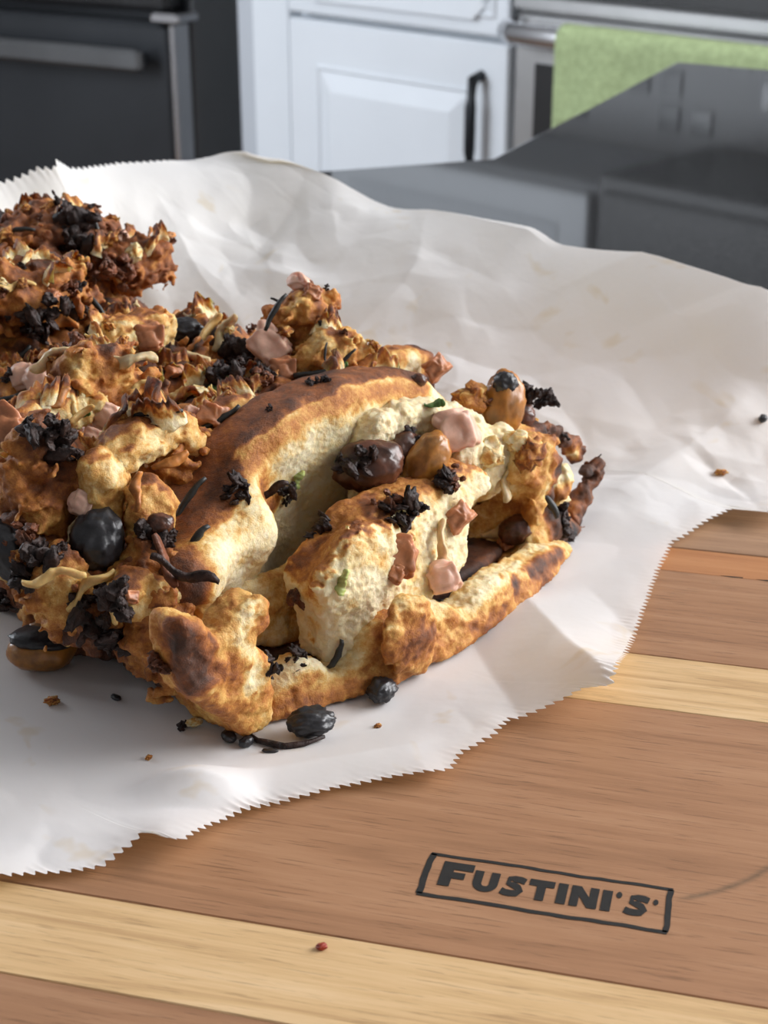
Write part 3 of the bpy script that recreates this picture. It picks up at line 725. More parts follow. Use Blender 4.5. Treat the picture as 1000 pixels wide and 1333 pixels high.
# ---- slice tip behind the ridge
sE = lambda b, c: .056+.0*np.asarray(b)
D = Dough(.0007).plate([(440, 500), (470, 474), (499, 455), (522, 452), (551, 455), (553, 480), (550, 520), (500, 560), (440, 540)], sE, .011, .003)
D.mesh('bread_slice', loaf, baker(.05, [(stroke([(470, 474), (499, 457), (522, 454), (548, 456)], sE), .006, .5)], .08), (60, .001), (180, .0007), (560, .0004), .0015, 5.5)
# ---- slice D: pale crescent and crumb in the hollow
sD = lambda b, c: .020+.10*(np.asarray(c)-.04)
D = Dough(.00065).plate([(478, 545), (505, 529), (557, 519), (598, 527), (635, 560), (662, 590), (682, 620), (700, 690), (660, 740), (560, 760), (480, 700), (462, 610)], sD, .012, .004)
D.carve_px(545, 600, .010, (.010, .018, .016), .004)
D.carve_px(640, 700, .010, (.014, .020, .016), .004)
D.lump_px(640, 600, .012, (.008, .012, .012), .005).lump_px(605, 585, .012, (.006, .008, .007), .004)
D.mesh('bread_slice', loaf, baker(lambda v, vn: .06+.36*sstep(.032, .015, v[:, 2]), [(stroke([(640, 545), (690, 600)], sD), .006, .35)], .08), (60, .0018), (180, .0009), (560, .0005), .0015, 2.2)
# ---- right wall of the hollow
sF = lambda b, c: .016+.0*np.asarray(b)
D = Dough(.0007).plate([(650, 575), (688, 556), (700, 580), (696, 618), (706, 650), (734, 668), (738, 702), (700, 735), (640, 745), (640, 640)], lambda b, c: .010+.0*np.asarray(b), .022, .005)
D.carve_px(650, 690, .004, (.016, .013, .016), .004)
D.mesh('side_crust', loaf, baker(lambda v, vn: .28+.16*fbm(v*60, 2), [(stroke([(700, 690), (738, 660)], lambda b, c: .004+0*b), .007, .5)], .14), (70, .0026), (190, .0016), (560, .0006), .0015, 6.7)
# ---- burnt rim: a horn and a strand of crust sticking out on the right
D = Dough(.0006)
for x, y, r in ((728, 700, .0046), (732, 690, .0044), (737, 680, .0042), (743, 669, .0040), (749, 659, .0037), (755, 649, .0034), (761, 639, .0031), (767, 629, .0029), (772, 619, .0027), (776, 610, .0022), (779, 601, .0017), (781, 594, .0013)): D.lump_px(x, y, .006, (r*.82, r*.82, r*.82), .003)
D.lump_px(768, 612, .006, (.0026, .0036, .002), .002)
D.mesh('burnt_crust', loaf, baker(.74, [(stroke([(752, 655)], lambda b, c: .003+0*b), .004, -.5)], .2, 160, False), (150, .0012), (330, .0010), (800, .0004), .0015, 12.1)
D = Dough(.0006)
for x, y, r in ((724, 650, .0040), (718, 640, .0046), (724, 626, .0046), (732, 616, .0036)): D.lump_px(x, y, .007, (r*.8, r, r), .003)
D.mesh('pale_crumb', loaf, baker(.10, [(stroke([(735, 640), (720, 655)], lambda b, c: .003+0*b), .004, .42)], .14, 160, False), (150, .0012), (330, .0010), (800, .0005), .0015, 12.9)
D = Dough(.0006)
for x, y, r in ((682, 570, .0040), (690, 567, .0034), (698, 564, .0030), (706, 562, .0028), (714, 562, .0028), (722, 565, .0026), (730, 570, .0024), (738, 574, .0022), (746, 577, .0020), (753, 581, .0017), (757, 586, .0013), (741, 584, .0024), (748, 590, .0024)): D.lump_px(x, y, .014, (r, r, r), .0025)
D.mesh('burnt_crust', loaf, baker(.70, [(stroke([(746, 589)], lambda b, c: .013+0*b), .0035, -.8)], .2, 160, False), (150, .0014), (330, .0011), (800, .0004), .0015, 13.5)
# ---- slice B: torn chunk in the middle of the hollow
sB = lambda b, c: .006 + .28*(np.asarray(c)-.02) - .4*bulge(b)
polyB = [(392, 757), (404, 718), (430, 693), (452, 664), (481, 648), (528, 632), (557, 622), (578, 600), (597, 597), (614, 608), (617, 628), (600, 650), (588, 680), (588, 728), (566, 748), (545, 772), (505, 800), (475, 830), (445, 860), (412, 856), (403, 812), (396, 780)]
D = Dough(.0006).plate(polyB, sB, .015, .0035)
D.lump_px(470, 740, -.006, (.006, .016, .013), .008)
sBf = lambda b, c: sB(b, c)-.006
D.mesh('torn_slice', loaf, baker(lambda v, vn: .05+.40*sstep(.25, .7, vn[:, 2]+.3*vn[:, 0])+.14*sstep(.15, .5, fbm(v*85, 2)), [(stroke([(396, 760), (420, 708), (455, 668), (485, 652), (530, 636), (560, 626)], sBf), .0055, .42), (stroke([(540, 632), (580, 608), (600, 604)], sBf), .005, .5), (stroke([(500, 690), (525, 735)], sBf), .007, .26)], .07), (65, .0013), (300, .0006), (900, .00034), .0015, 4.4)
# ---- amber recessed dough under the front slice
sG = lambda b, c: .020+.2*(np.asarray(c)-.02)
D = Dough(.0008).plate([(262, 775), (330, 752), (395, 735), (425, 780), (410, 828), (330, 838), (260, 840)], sG, .010, .004)
D.mesh('bread_slice', loaf, baker(.24, (), .12), (60, .0015), (180, .001), (560, .0004), .0015, 7.4)
# ---- near corner chunk
sC = lambda b, c: -.0045-.10*(np.asarray(c)-.02)
D = Dough(.0006).plate([(214, 800), (212, 842), (224, 890), (262, 918), (300, 948), (328, 936), (334, 905), (331, 882), (336, 858), (319, 830), (332, 800), (329, 775), (315, 776), (288, 796), (268, 815), (240, 800)], sC, .012, .0028)
D.lump((.010, -.004, .014), (.014, .007, .013), .006)
sCf = lambda b, c: sC(b, c)-.007
D.mesh('corner_crust', loaf, baker(lambda v, vn: .40+.14*fbm(v*70, 2), [(stroke([(329, 776), (330, 800), (320, 830), (334, 858), (330, 890)], sCf), .0032, -.9), (stroke([(225, 840), (240, 870), (262, 880)], sCf), .011, .78), (stroke([(245, 820), (285, 880)], sCf), .007, .55), (stroke([(300, 945), (280, 925)], sCf), .006, .5)], .12, sides=False), (65, .0014), (300, .0007), (900, .00034), .0015, 9.4)
# ---- front lip: low curved crust across the end
sL_ = lambda b, c: .003-bulge(b)+.30*(np.asarray(c)-.01)
lip = [(337, 892), (375, 856), (410, 858), (426, 870), (446, 848), (468, 812), (499, 790), (528, 788), (560, 780), (590, 789), (612, 762), (662, 736), (704, 712), (728, 704), (728, 722), (704, 752), (659, 790), (608, 828), (544, 864), (500, 880), (452, 904), (398, 919), (340, 934), (326, 930), (330, 905)]
D = Dough(.0006).plate(lip, sL_, .011, .003, n=3)
D.lump_px(530, 822, -.020, (.004, .012, .011), .005)
sLf = lambda b, c: sL_(b, c)-.004
lipbase = stroke([(350, 925), (400, 912), (452, 898), (500, 872), (544, 858), (608, 822), (659, 785), (704, 748)], sLf)
liptop = stroke([(337, 892), (375, 856), (410, 858), (446, 848), (468, 812)], sLf); lipt2 = stroke([(560, 780), (612, 768), (662, 738), (704, 714), (726, 706)], sLf)
D.mesh('front_crust', loaf, baker(lambda v, vn: .42-.16*sstep(.2, .7, vn[:, 2])+.16*sstep(.1, .5, fbm(v*95+7, 2)), [(lipbase, .006, .48), (stroke([(505, 815), (540, 815), (530, 850)], sLf), .010, .56), (liptop, .005, -.9), (lipt2, .0055, -.8), (stroke([(690, 745), (725, 722)], sLf), .004, .72), (stroke([(668, 762)], sLf), .004, .8), (stroke([(545, 800), (556, 830)], sLf), .004, .6)], .10, sides=False), (65, .0012), (300, .0006), (900, .00032), .0015, 1.4)
# ---- golden crusty chunks on the rear rows
for pix, a, rad, seed, mats in (((62, 632), .058, (.011, .013, .017), 1.0, .47), ((128, 482), .078, (.010, .012, .008), 2.0, .42), ((165, 338), .165, (.012, .014, .008), 3.0, .54), ((70, 300), .19, (.016, .020, .008), 4.0, .60), ((395, 418), .078, (.008, .013, .010), 5.0, .42), ((40, 375), .145, (.012, .020, .009), 5.6, .46),
                               ((235, 610), .046, (.006, .010, .012), 6.0, .44), ((430, 460), .062, (.008, .012, .008), 7.0, .30), ((85, 765), .040, (.008, .010, .010), 8.0, .38), ((200, 760), .026, (.010, .010, .012), 9.0, .46), ((202, 812), .020, (.009, .007, .013), 10.0, .44), ((165, 790), .030, (.008, .007, .012), 11.0, .50), ((112, 775), .038, (.009, .007, .011), 12.0, .66), ((45, 715), .056, (.010, .008, .013), 13.0, .62)):
    b, c = ona(pix[0], pix[1], a)
    D = Dough(.0007); D.lump((a, b, c), rad, .006).lump((a+.004, b+.003, c-rad[2]*.6), (rad[0]*1.1, rad[1]*.9, rad[2]*.8), .006)
    tp = np.array([[a-.002, b+.002, c+rad[2]]])
    D.mesh('crust_chunk', loaf, baker(mats, [(tp, rad[2]*.8, .72)], .2, 110, False), (110, .0034), (260, .0022), (700, .0006), .0015, seed*5)

for path, a, r, bk, seed in (([(138, 612), (152, 592), (175, 573), (205, 562), (232, 563), (246, 580)], .046, .0040, .24, 1), ([(128, 598), (131, 625), (130, 660), (126, 690)], .044, .0036, .26, 2), ([(0, 585), (35, 556), (75, 538), (120, 524), (165, 518)], .074, .0042, .22, 3),
                             ([(195, 640), (190, 670), (196, 705), (200, 735)], .034, .0042, .28, 4), ([(265, 560), (300, 535), (325, 540), (335, 560)], .052, .0040, .24, 5), ([(150, 440), (190, 425), (215, 430)], .105, .005, .2, 6), ([(160, 772), (190, 770), (212, 775)], .020, .0045, .26, 7)):
    D = Dough(.0007)
    for (x0, y0), (x1, y1) in zip(path[:-1], path[1:]):
        for tt in (0, .33, .67): D.lump_px(x0+(x1-x0)*tt, y0+(y1-y0)*tt, a, (r, r, r*.9), .005)
    D.mesh('dough_band', loaf, baker(lambda v, vn, bk=bk: bk+.30*sstep(.55, .95, vn[:, 2]+.2*fbm(v*150, 2)), (), .16, 110, False), (120, .0016), (260, .0010), (700, .0004), .0015, seed*3.7)

# ------------------------------------------------------------------ toppings baked into the loaf
vv = []; ff = []; k = 0
for v, qd in BV: vv.append(v); ff.append(qd+k); k += len(v)
bvh = BVHTree.FromPolygons(np.concatenate(vv).tolist(), np.concatenate(ff).tolist())
def hit(px, py):
    d = Vector(ray(px, py)).normalized(); r = bvh.ray_cast(Vector(CC), d); return (r[0], r[1], d) if r[0] is not None else None
def ico(sub=4):
    import bmesh
    bm = bmesh.new(); bmesh.ops.create_icosphere(bm, subdivisions=sub, radius=1.0); v = np.array([x.co[:] for x in bm.verts]); f = np.array([[q.index for q in p.verts] for p in bm.faces]); bm.free(); return v, f
IV, IF = ico(4); IV5, IF5 = ico(5)
def blob(name, m, rad, amp, freq, seed, ridge=False, hi=False, bake=None):
    v, f = (IV5, IF5) if hi else (IV, IF)
    if ridge: n = .6-ridged((v+.25*np.stack([perlin(v*1.5+seed+j*5) for j in range(3)], 1))*np.array([.6, 1, 1])*freq*1.15+seed, 3); q = (v+.10*np.stack([perlin(v*1.2+seed*2+j*5) for j in range(3)], 1))*(1+amp*.5*n)[:, None]
    else:
        q = v+.75*amp*np.stack([fbm(v*freq*.62+seed+k*7, 2) for k in (1, 2, 3)], 1)
        q = q*(1+amp*.32*fbm(v*freq*2.1+seed, 3))[:, None]
    at = {'bake': np.clip(bake+.30*fbm(v*2.2+seed, 3), 0, 1)} if bake is not None else None
    return mesh_np(name, q*np.array(rad), f, m, True, at)
IV3, IF3 = ico(3)
def cluster(name, m, rad, seed, n=11):
    rs = np.random.default_rng(seed); vs = []; fs = []; k = 0
    for i in range(n):
        c = rs.normal(size=3); c = c/np.linalg.norm(c)*rs.uniform(.25, 1.0)*np.array(rad)
        r = np.array(rad).mean()*rs.uniform(.25, .58)*np.array([rs.uniform(.8, 1.7), rs.uniform(.6, 1.2), rs.uniform(.35, .8)])
        v = IV3+.5*np.stack([fbm(IV3*1.3+seed*3+i*9+j*7, 2) for j in range(3)], 1); v = v*(1+.22*fbm(IV3*4+i, 2))[:, None]
        R3 = np.array(Euler(rs.uniform(0, 6, 3)).to_matrix()); vs.append((v*r)@R3.T+c); fs.append(IF3+k); k += len(IV3)
    return mesh_np(name, np.concatenate(vs), np.concatenate(fs), m, True)
def needle(name, m, ln, r, bend, seed):
    rs = random.Random(seed); n = 9; pts = []; ra = []
    for i in range(n):
        t = i/(n-1); pts.append(((t-.5)*ln, bend*ln*(4*(t-.5)**2-.5)+rs.uniform(-1, 1)*ln*.012, rs.uniform(-1, 1)*ln*.012)); ra.append(r*(.45+.55*math.sin(math.pi*min(1, .12+t*.8)))*rs.uniform(.85, 1.15))
    return MB().tube(pts, ra, 7).mesh(name, m, True)
def cube(name, m, rad, seed, jag=.16):
    v = IV; p = np.sign(v)*np.abs(v)**.6; p = p/np.maximum(1, np.abs(p).max(1))[:, None]
    p = p*(1+jag*fbm(v*1.3+seed, 2))[:, None]+.09*np.stack([fbm(v*1.7+seed+k*5, 2) for k in (1, 2, 3)], 1)
    p[:, 0] += .35*p[:, 2]*math.sin(seed)
    return mesh_np(name, p*np.array(rad), IF, m, True)
def shred(name, m, ln, wd, th, seed):
    """wavy torn strip, tapering, with its own thickness"""
    rs = np.random.default_rng(seed); n = 22; t = np.linspace(-.5, .5, n); k1, k2, k3 = rs.uniform(.5, 1.6, 3); ph = rs.uniform(0, 6, 3)
    cx = t*ln; cy = .07*ln*np.sin(t*5*k1+ph[0]); cz = .08*ln*np.sin(t*5*k2+ph[1])
    wds = wd*(.35+.65*np.cos(t*math.pi)**.6)*(1+.35*fbm(np.c_[t*9+seed, t*0, t*0], 2)); tw_ = 1.2*np.sin(t*4*k3+ph[2])
    v = []
    for i in range(n):
        for e, zz in ((-1, -1), (1, -1), (1, 1), (-1, 1)):
            v.append((cx[i], cy[i]+e*wds[i]*math.cos(tw_[i])/2-zz*th/2*math.sin(tw_[i]), cz[i]+e*wds[i]*math.sin(tw_[i])/2+zz*th/2*math.cos(tw_[i])))
    f = [(i*4+j, i*4+(j+1) % 4, i*4+4+(j+1) % 4, i*4+4+j) for i in range(n-1) for j in range(4)]+[(3, 2, 1, 0), (n*4-4, n*4-3, n*4-2, n*4-1)]
    return mesh_np(name, np.array(v), np.array(f), m, True)
MEL = {
    'raisin': [blob('raisin', M_BLACKRAISIN, (.0075, .0055, .0045), .26, 2.0, 1+3*i, True) for i in range(3)],
    'gold': [blob('golden_raisin', M_GOLDRAISIN, (.0085, .006, .0052), .16, 2.6, 21+3*i, True) for i in range(3)],
    'brown': [blob('brown_raisin', M_BROWNRAISIN, (.0075, .006, .005), .2, 2.8, 41+3*i, True) for i in range(3)],
    'char': [cluster('charred_onion', M_CHAR, (.0050, .0040, .0030), 61+3*i) for i in range(5)],
    'sienna': [cluster('browned_onion', M_SIENNA, (.0048, .0038, .0028), 81+3*i) for i in range(5)],
    'ham': [cube('ham_cube', M_HAM, (.0044, .0040, .0036), 3+i*2.3, .3) for i in range(3)],
    'hamb': [cube('ham_cube', M_HAMBROWN, (.0042, .0036, .0030), 13+i*2.3, .4) for i in range(3)],
    'needle': [needle('rosemary_needle', M_NEEDLE, .0105, .00072, .06*(i-1), i) for i in range(3)],
    'green': [shred('parsley_bit', M_GREEN, .007, .0032, .0005, i) for i in range(2)],
    'celery': [shred('green_onion_bit', M_CELERY, .0065, .003, .0008, i+5) for i in range(2)],
    'cheese': [shred('cheese_shred', M_CHEESE, .013, .0024, .0009, 10+i) for i in range(4)],
    'cheeseb': [shred('cheese_shred', M_CHEESEGOLD, .0105, .0030, .0010, 20+i) for i in range(5)],
    'strand': [shred('onion_strand', M_SIENNA, .012, .0026, .0008, 30+i) for i in range(3)] + [shred('onion_strand', M_CHAR, .014, .0026, .0009, 40+i) for i in range(2)],
    'onion': [shred('onion_strand', M_ONION, .0125, .0034, .0011, 50+i) for i in range(3)],
    'flake': [blob('crust_flake', M_DOUGH, (.0046, .0038, .0026), .6, 2.0, 91+3*i, bake=.46) for i in range(4)],
    'crumb': [blob('bread_crumb', M_DOUGH, (.0042, .0038, .0032), .5, 2.4, 121+3*i, bake=.15) for i in range(3)],
}
def flap(seed, ln=.014, hh=.010, th=.0016, dark=.75):
    """torn upright tongue of dough: cream below, browned along its ragged edge"""
    rs = np.random.default_rng(seed); nu, nv = 26, 14; u = np.linspace(-.5, .5, nu); w_ = np.linspace(0, 1, nv)
    jag = (.45+.55*np.cos(u*math.pi)**.5)*(1+.38*fbm(np.c_[u*4+seed*3.3, u*0, u*0], 1)+.17*fbm(np.c_[u*13+seed, u*0, u*0], 2)); hu = hh*np.clip(jag, .12, 1.7)
    U, W = np.meshgrid(u, w_, indexing='ij'); ph = rs.uniform(0, 6, 3); cv = rs.uniform(-.5, .5)
    X = U*ln*(1-.15*W); Zz = W*hu[:, None]-.004; q = np.stack([U*3+seed, W*1.5, U*0], -1).reshape(-1, 3)
    Y = cv*hh*W**2 + .14*ln*np.sin(U*6+ph[0])+ .22*hh*fbm(q*1.3, 2).reshape(U.shape)*W
    t2 = th*(1-.72*W)*(1+.5*fbm(q*2+4, 2).reshape(U.shape))
    v = np.concatenate([np.stack([X, Y+t2, Zz], -1).reshape(-1, 3), np.stack([X, Y-t2, Zz], -1).reshape(-1, 3)])
    bk = np.clip(.06+dark*sstep(.35, 1.0, W+.28*fbm(q*2.2, 2).reshape(U.shape))+.12*fbm(q*3+9, 2).reshape(U.shape), 0, 1).reshape(-1)
    id_ = np.arange(nu*nv).reshape(nu, nv); g = nu*nv; f = []
    a_ = id_[:-1, :-1].ravel(); b_ = id_[1:, :-1].ravel(); c_ = id_[1:, 1:].ravel(); d_ = id_[:-1, 1:].ravel()
    f = [np.stack([a_+g, b_+g, c_+g, d_+g], 1), np.stack([d_, c_, b_, a_], 1)]
    loop = np.r_[id_[:, 0], id_[-1, 1:], id_[::-1, -1][1:], id_[0, ::-1][1:]]
    f.append(np.stack([loop[:-1], loop[1:], loop[1:]+g, loop[:-1]+g], 1))
    return mesh_np('dough_flap', v, np.concatenate(f), M_DOUGH, True, {'bake': np.r_[bk, bk]})
MEL['flap'] = [flap(i, .010+.0015*(i % 5), .006+.0012*(i % 4), .0016, .42+.09*(i % 4)) for i in range(12)]
rt = random.Random(5)
def put(kind, p, scale=1.0, rot=None, which=None, parent=None):
    ms = MEL[kind]; me = ms[which if which is not None else rt.randrange(len(ms))]
    o = link(bpy.data.objects.new(me.name.split('.')[0], me), parent if parent is not None else loaf)
    o.location = p; o.scale = (scale,)*3 if not hasattr(scale, '__len__') else scale
    o.rotation_euler = rot if rot is not None else (rt.uniform(-1, 1), rt.uniform(-1, 1), rt.uniform(0, 6.28)); return o
RIGHT = Vector((1, 0, 0)); UPV = Vector(UP); VD = Vector(FW)
def scr_rot(deg, roll=0.0):
    """local x axis lies in the picture plane direction `deg` (counter-clockwise), local z faces the viewer"""
    x = RIGHT*math.cos(math.radians(deg))+UPV*math.sin(math.radians(deg)); z = -VD; y = z.cross(x)
    return (Matrix((x, y, z)).transposed() @ Matrix.Rotation(roll, 3, 'X')).to_euler()
def at(kind, px, py, scale=1.0, deg=None, lift=.0, which=None, roll=0.0):
    h = hit(px, py)
    if h is None: return None
    p = h[0]-h[2]*lift
    return put(kind, p, scale, scr_rot(deg, roll) if deg is not None else None, which)
TR = [ # kind, px, py, scale, angle, lift toward viewer
    ('raisin', 127, 704, (1.15, 1.3, 1.3), 80, .007), ('raisin', 236, 430, (.95, .8, .9), 8, .004), ('raisin', 125, 433, .55, -20, .002), ('raisin', 8, 715, (1.3, 1.0, 1), -60, .002), ('raisin', 340, 384, .55, 20, .001),
    ('char', 60, 405, 1.5, 10, .002), ('char', 95, 400, 1.2, 40, .002), ('char', 45, 425, 1.1, 0, .002), ('char', 95, 292, 1.7, 20, .003), ('char', 110, 310, 1.5, 50, .002), ('char', 310, 462, 1.5, 30, .003), ('char', 295, 480, 1.4, 80, .002), ('char', 325, 478, 1.1, 10, .003),
    ('sienna', 335, 500, 1.2, 40, .003), ('char', 340, 490, .9, 10, .004), ('sienna', 150, 352, 1.6, 0, .002), ('sienna', 130, 355, 1.2, 30, .002), ('char', 90, 575, 1.3, 0, .003), ('char', 60, 560, 1.2, 0, .002),
    ('needle', 122, 394, 1.25, -50, .003), ('needle', 137, 405, 1.0, 15, .003), ('needle', 16, 470, 1.4, 38, .003), ('needle', 358, 406, 1.25, 60, .004), ('needle', 300, 418, 1.25, -8, .003), ('needle', 415, 486, 1.5, 4, .003), ('needle', 449, 468, .9, 45, .003), ('needle', 424, 459, .6, 85, .003),
    ('needle', 205, 537, 1.3, 5, .003), ('needle', 22, 300, 1.2, 5, .003), ('needle', 125, 297, 1.2, -70, .003), ('needle', 247, 648, 1.3, 55, .004), ('needle', 210, 390, .8, -50, .003), ('needle', 285, 545, 1.3, 30, .003), ('needle', 20, 515, 1.3, 15, .003),
    ('ham', 352, 452, (1.5, 1.3, 1.2), -40, .003), ('hamb', 368, 482, 1.0, 10, .003), ('ham', 55, 497, 1.2, 20, .002), ('ham', 32, 492, 1.0, 20, .002), ('ham', 118, 575, 1.0, 60, .002), ('ham', 108, 655, .8, 60, .001), ('hamb', 6, 555, 1.3, 60, .003), ('ham', 140, 542, .9, 60, .003), ('hamb', 195, 440, 1.1, 10, .002), ('onion', 94, 690, .6, 70, .003),
    ('green', 439, 478, 1.0, 10, .003), ('green', 105, 540, .8, 10, .003), ('green', 290, 500, 1.2, 10, .003), ('green', 566, 526, .9, 0, .002), ('celery', 389, 624, .85, 70, .002), ('celery', 446, 758, 1.1, 80, .002),
    ('onion', 70, 465, 1.2, 25, .003), ('onion', 170, 468, 1.2, 0, .003), ('onion', 240, 468, 1.3, 5, .003), ('onion', 290, 432, 1.1, 60, .004), 
    ('cheeseb', 75, 420, 1.3, -5, .004), ('cheeseb', 178, 640, 1.0, 85, .003), ('cheese', 100, 550, 1.0, 45, .004), ('cheese', 180, 505, .9, 30, .004), ('cheese', 270, 440, 1.4, 60, .004), ('cheeseb', 222, 600, 1.0, 30, .003), ('cheeseb', 60, 450, 1.2, -50, .003), ('cheeseb', 250, 535, 1.5, 20, .004),
    ('brown', 480, 606, (1.4, 1.3, 1.1), 10, .001), ('char', 466, 600, 1.2, 20, .006), ('brown', 520, 590, 1.0, 40, .003), ('gold', 556, 600, (1.1, 1.0, 1), 60, .003), ('char', 545, 578, .9, 20, .004), ('char', 538, 565, .8, 20, .003),
    ('ham', 596, 560, (1.25, 1.5, 1.2), 20, .005), ('char', 580, 628, .9, -60, .003), ('sienna', 590, 622, 1.0, -60, .002), ('char', 518, 664, 1.25, -30, .003), ('sienna', 505, 655, 1.1, 40, .002), ('char', 540, 662, .7, 10, .003),
    ('hamb', 522, 725, (1.3, 1.2, .7), 80, .001), ('hamb', 516, 748, .6, 60, .001), ('hamb', 597, 672, .9, 40, .002), ('ham', 577, 752, 1.1, 15, .004), ('onion', 574, 712, (1.3, .9, 1.0), 82, .003), ('onion', 625, 655, 1.1, 100, .002), ('onion', 655, 685, 1.2, 30, .002), ('brown', 672, 690, .8, 20, .001), ('hamb', 660, 705, .7, 20, .002),
    ('crumb', 635, 590, 1.2, 20, .001), ('crumb', 672, 575, .9, 10, .001), ('flake', 690, 590, 1.1, 40, .002), ('onion', 660, 628, 1.0, 80, .003),
    ('char', 305, 641, .95, 10, .001), ('strand', 345, 640, 1.0, 15, .001), ('char', 373, 635, (.6, .7, .7), 85, .001), ('char', 372, 652, .4, 80, .001),
    ('char', 205, 690, 1.2, 40, .003), ('char', 210, 710, 1.0, -40, .004), ('strand', 240, 745, 1.3, -20, .006), ('needle', 258, 700, (.8, 1.5, 1.5), 55, .002), ('strand', 215, 730, 1.2, -60, .005), ('brown', 208, 682, .5, 0, .004),
    ('char', 385, 862, .8, 20, -.002), ('char', 350, 868, .9, 0, -.002), ('needle', 438, 852, (.8, 1.4, 1.4), 65, .002),  # the two char bits here stand in for the dark inside the hole
    ('brown', 545, 495, .35, 0, .001), ('char', 410, 497, .45, 0, .001), ('char', 425, 494, .35, 0, .001), ('char', 350, 532, .25, 0, .001),
    ('sienna', 205, 860, .9, 60, .001), ('char', 120, 810, 1.4, -50, .002), ('char', 150, 830, 1.4, -40, .002), ('sienna', 30, 700, 1.3, 60, .002), ('char', 60, 715, 1.3, 60, .002), ('cheese', 115, 765, 1.2, 40, .003), ('cheese', 70, 750, 1.2, 10, .003), ('char', 150, 780, 1.1, 70, .002), ('char', 30, 755, 1.0, -40, .002),
]
for kd, px, py, sc, dg, lf in TR: at(kd, px, py, sc, dg, lf)
# pieces that stand clear of the dough on the far right rim
def rim(kind, px, py, a, scale, deg, which=None):
    b, c = ona(px, py, a); return put(kind, L(a, b, c), scale, scr_rot(deg), which)
rim('gold', 655, 528, .018, (1.35, 1.15, 1.1), 82); rim('raisin', 657, 500, .018, (.58, .72, .72), 5); rim('char', 690, 512, .018, 1.0, 10); rim('char', 712, 520, .018, .8, -20); rim('brown', 675, 545, .018, .8, 30); rim('flake', 615, 520, .024, 1.2, 5); rim('sienna', 630, 525, .022, .9, 5)
rim('sienna', 708, 562, .013, .6, -10); rim('char', 737, 570, .012, .35, -20); rim('flake', 690, 560, .016, .9, 20)
rim('char', 771, 612, .0055, .45, 20); rim('strand', 779, 600, .006, .35, 70, 3)
rim('char', 728, 678, .001, 1.1, 75); rim('needle', 714, 656, .000, (1.0, 1.9, 1.9), -50); rim('char', 735, 690, .001, .8, 80); rim('hamb', 568, 478, .045, .9, 40)
# scattered over the rear rows
wts = [('char', 18), ('sienna', 26), ('cheeseb', 34), ('cheese', 16), ('flake', 40), ('ham', 6), ('hamb', 14), ('needle', 12), ('onion', 8), ('strand', 14), ('crumb', 8), ('brown', 5)]
pool2 = ['flake']*60+['sienna']*45+['cheeseb']*30+['char']*25+['crumb']*14
YAW = math.atan2(EB[1], EB[0])
for k in range(150):
    a = rt.uniform(.044, .245); b = rt.uniform(-.002, .132); r = bvh.ray_cast(Vector(L(a, b, .2)), Vector((0, 0, -1)))
    if r[0] is None or r[0].z < .025: continue
    put('flap', r[0]+Vector((0, 0, .0012)), rt.uniform(.75, 1.25), (rt.uniform(-.6, .6), rt.uniform(-.3, .3), YAW+rt.uniform(-.7, .7)+rt.choice((0, math.pi))))
pool = [k for k, n in wts for _ in range(n)]
for kd in pool:
    a = rt.uniform(.048, .245); b = rt.uniform(.002, .128); p = L(a, b, .2)
    r = bvh.ray_cast(Vector(p), Vector((0, 0, -1)))
    if r[0] is None or r[0].z < .03: continue
    put(kd, r[0]+Vector((0, 0, .0008)), rt.uniform(.45, .95))
for kd in pool2:        # crumbs and specks
    r = bvh.ray_cast(Vector(L(rt.uniform(.046, .22), rt.uniform(.002, .130), .2)), Vector((0, 0, -1)))
    if r[0] is None or r[0].z < .03: continue
    put(kd, r[0]+Vector((0, 0, .0006)), rt.uniform(.22, .5))
for _ in range(46):     # long left side
    a = rt.uniform(.0, .17); c = rt.uniform(.01, .045); r = bvh.ray_cast(Vector(L(a, -.1, c)), Vector(EB))
    if r[0] is None: continue
    put(rt.choice(['char', 'sienna', 'flake', 'cheeseb', 'cheese', 'flake', 'hamb']), r[0]-Vector(EB)*.0005, rt.uniform(.5, 1.0))

# ------------------------------------------------------------------ bits fallen on the paper
pbv = BVHTree.FromPolygons(V.reshape(-1, 3).tolist(), fc.tolist())
def paper_at(px, py):
    r = pbv.ray_cast(Vector(CC), Vector(ray(px, py)).normalized()); return r[0] if r[0] is not None else Vector(onz(px, py))
def bit(name, me, px, py, rz, label, cat, group=None, scale=1.0):
    o = link(bpy.data.objects.new(name, me)); p = paper_at(px, py); o.scale = (scale,)*3 if not hasattr(scale, '__len__') else scale
    zmin = min(v.co.z for v in me.vertices)*o.scale[2]; o.location = (p.x, p.y, p.z-zmin-.0002); o.rotation_euler = (0, 0, rz); return tag(o, label, cat, group)
rz_ = blob('raisin', M_BLACKRAISIN, (.0056, .0044, .0034), .30, 2.0, 205, True)
sp = empty('split_raisin', tuple(paper_at(56, 868)), .1, 'plump golden raisin with a burnt black top, on paper at the loaf\'s left side', 'raisin', 'raisins fallen on the parchment')
o = link(bpy.data.objects.new('golden_flesh', blob('golden_flesh', M_GOLDRAISIN, (.0098, .0068, .0054), .07, 1.6, 301, True, False)), sp); o.location = (0, 0, .0050)
o = link(bpy.data.objects.new('burnt_skin', blob('burnt_skin', M_BLACKRAISIN, (.0090, .0060, .0026), .10, 2.6, 311, True, False)), sp); o.location = (.0006, .0002, .0088); o.rotation_euler = (0, .12, 0)
o = link(bpy.data.objects.new('torn_skin', blob('torn_skin', M_GOLDRAISIN, (.0040, .0022, .0026), .12, 2.0, 321, True, False)), sp); o.location = (.0005, .0045, .0096)
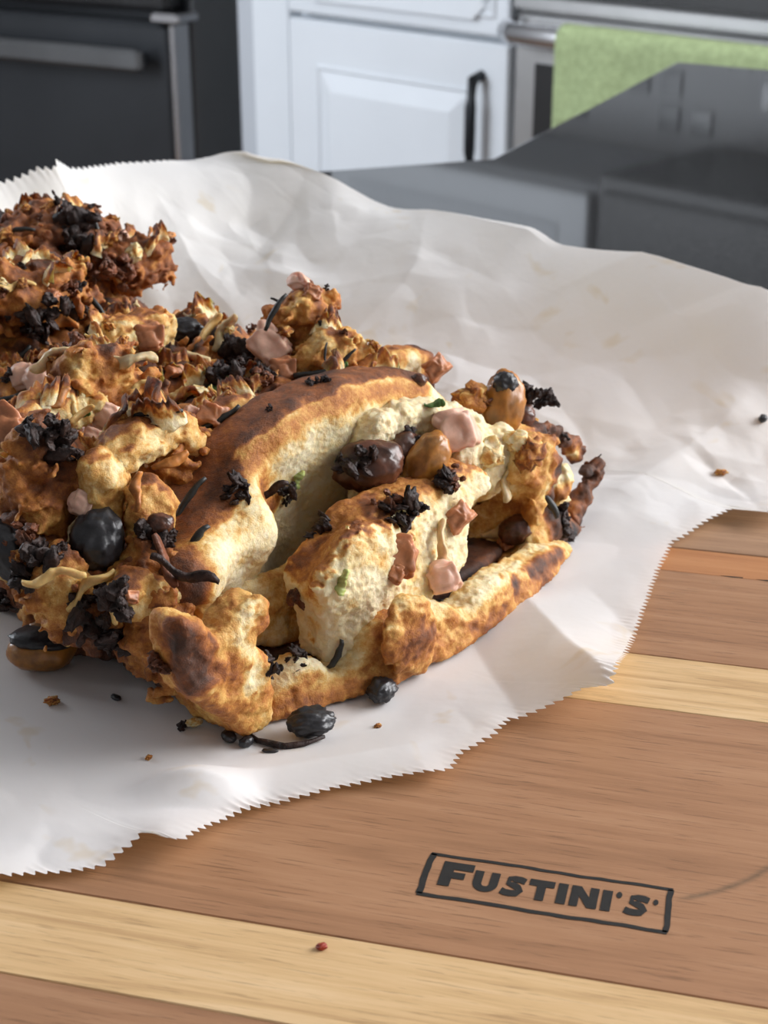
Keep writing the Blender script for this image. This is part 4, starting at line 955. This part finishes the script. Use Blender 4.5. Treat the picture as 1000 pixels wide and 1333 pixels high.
bit('raisin', rz_, 405, 957, .2, 'wrinkled black raisin on paper below the front crust, beside a curled strand', 'raisin', 'raisins fallen on the parchment', (1.15, 1.05, 1.15))
bit('raisin', rz_, 497, 912, 1.2, 'black raisin half hidden under the right part of the front crust', 'raisin', 'raisins fallen on the parchment', (.85, .9, .95))
o = bit('onion_strand', needle('onion_strand', M_CHAR, .013, .0010, .05, 9), 520, 884, .5, 'dark strand poking out under the front crust above a raisin', 'onion strand', 'onion strands on the parchment')
o = bit('onion_strand', needle('onion_strand', M_CHAR, .0195, .0009, .24, 12), 372, 968, -.05, 'thin curled burnt onion strand on paper below the near corner', 'onion strand', 'onion strands on the parchment')
sd = blob('seed', M_BLACKRAISIN, (.0026, .0017, .0014), .18, 2, 401)
bit('burnt_seed', sd, 298, 964, -.9, 'black burnt seed, left of a pair below the near corner of the loaf', 'burnt bit', 'burnt bits on the parchment', (1, 1, 1))
bit('burnt_seed', sd, 321, 971, .7, 'small black burnt seed, right of a pair beside the curled strand', 'burnt bit', 'burnt bits on the parchment', (.8, .85, 1))
bit('burnt_seed', sd, 352, 979, -.1, 'flat dark burnt bit just below the curled onion strand', 'burnt bit', 'burnt bits on the parchment', (.8, .5, .4))
bit('burnt_seed', sd, 993, 549, 1.1, 'lone black seed on the raised paper at the right edge', 'burnt bit', 'burnt bits on the parchment', (.8, .9, 1))
bit('bread_crumb', MEL['flake'][0], 68, 916, .3, 'orange bread crumb on the grey paper, left of the loaf', 'crumb', 'crumbs on the parchment', (.42, .4, .35))
bit('burnt_seed', sd, 151, 910, -.7, 'dark reddish burnt bit on paper near the orange crumb', 'burnt bit', 'burnt bits on the parchment', (.7, .6, .5))
bit('bread_crumb', MEL['crumb'][1], 254, 946, .2, 'yellow crumb beside a dark flake, by the near corner of the loaf', 'crumb', 'crumbs on the parchment', (.5, .4, .35))
bit('burnt_flake', MEL['char'][1], 240, 947, .5, 'dark burnt flake beside a yellow crumb by the near corner', 'burnt bit', 'burnt bits on the parchment', (.5, .4, .3))
bit('bread_crumb', MEL['flake'][2], 194, 988, 1.0, 'tiny brown crumb on the grey paper in front of the loaf', 'crumb', 'crumbs on the parchment', (.22, .2, .2))
bit('bread_crumb', MEL['flake'][1], 938, 618, .2, 'orange crumb on the paper at the right, above the board corner', 'crumb', 'crumbs on the parchment', (.5, .38, .35))
bit('bread_crumb', MEL['flake'][3], 492, 946, .2, 'brown crumb on paper right of the wrinkled raisin', 'crumb', 'crumbs on the parchment', (.2, .2, .2))
o = link(bpy.data.objects.new('red_crumb', blob('red_crumb', simple('red_pepper_bit', (.30, .035, .015), .45, 0, .3, 400), (.0012, .0009, .0007), .4, 2, 77))); p = onz(419, 1235); o.location = (p[0], p[1], .0006); tag(o, 'tiny red crumb on the pale front strip of the board', 'crumb')
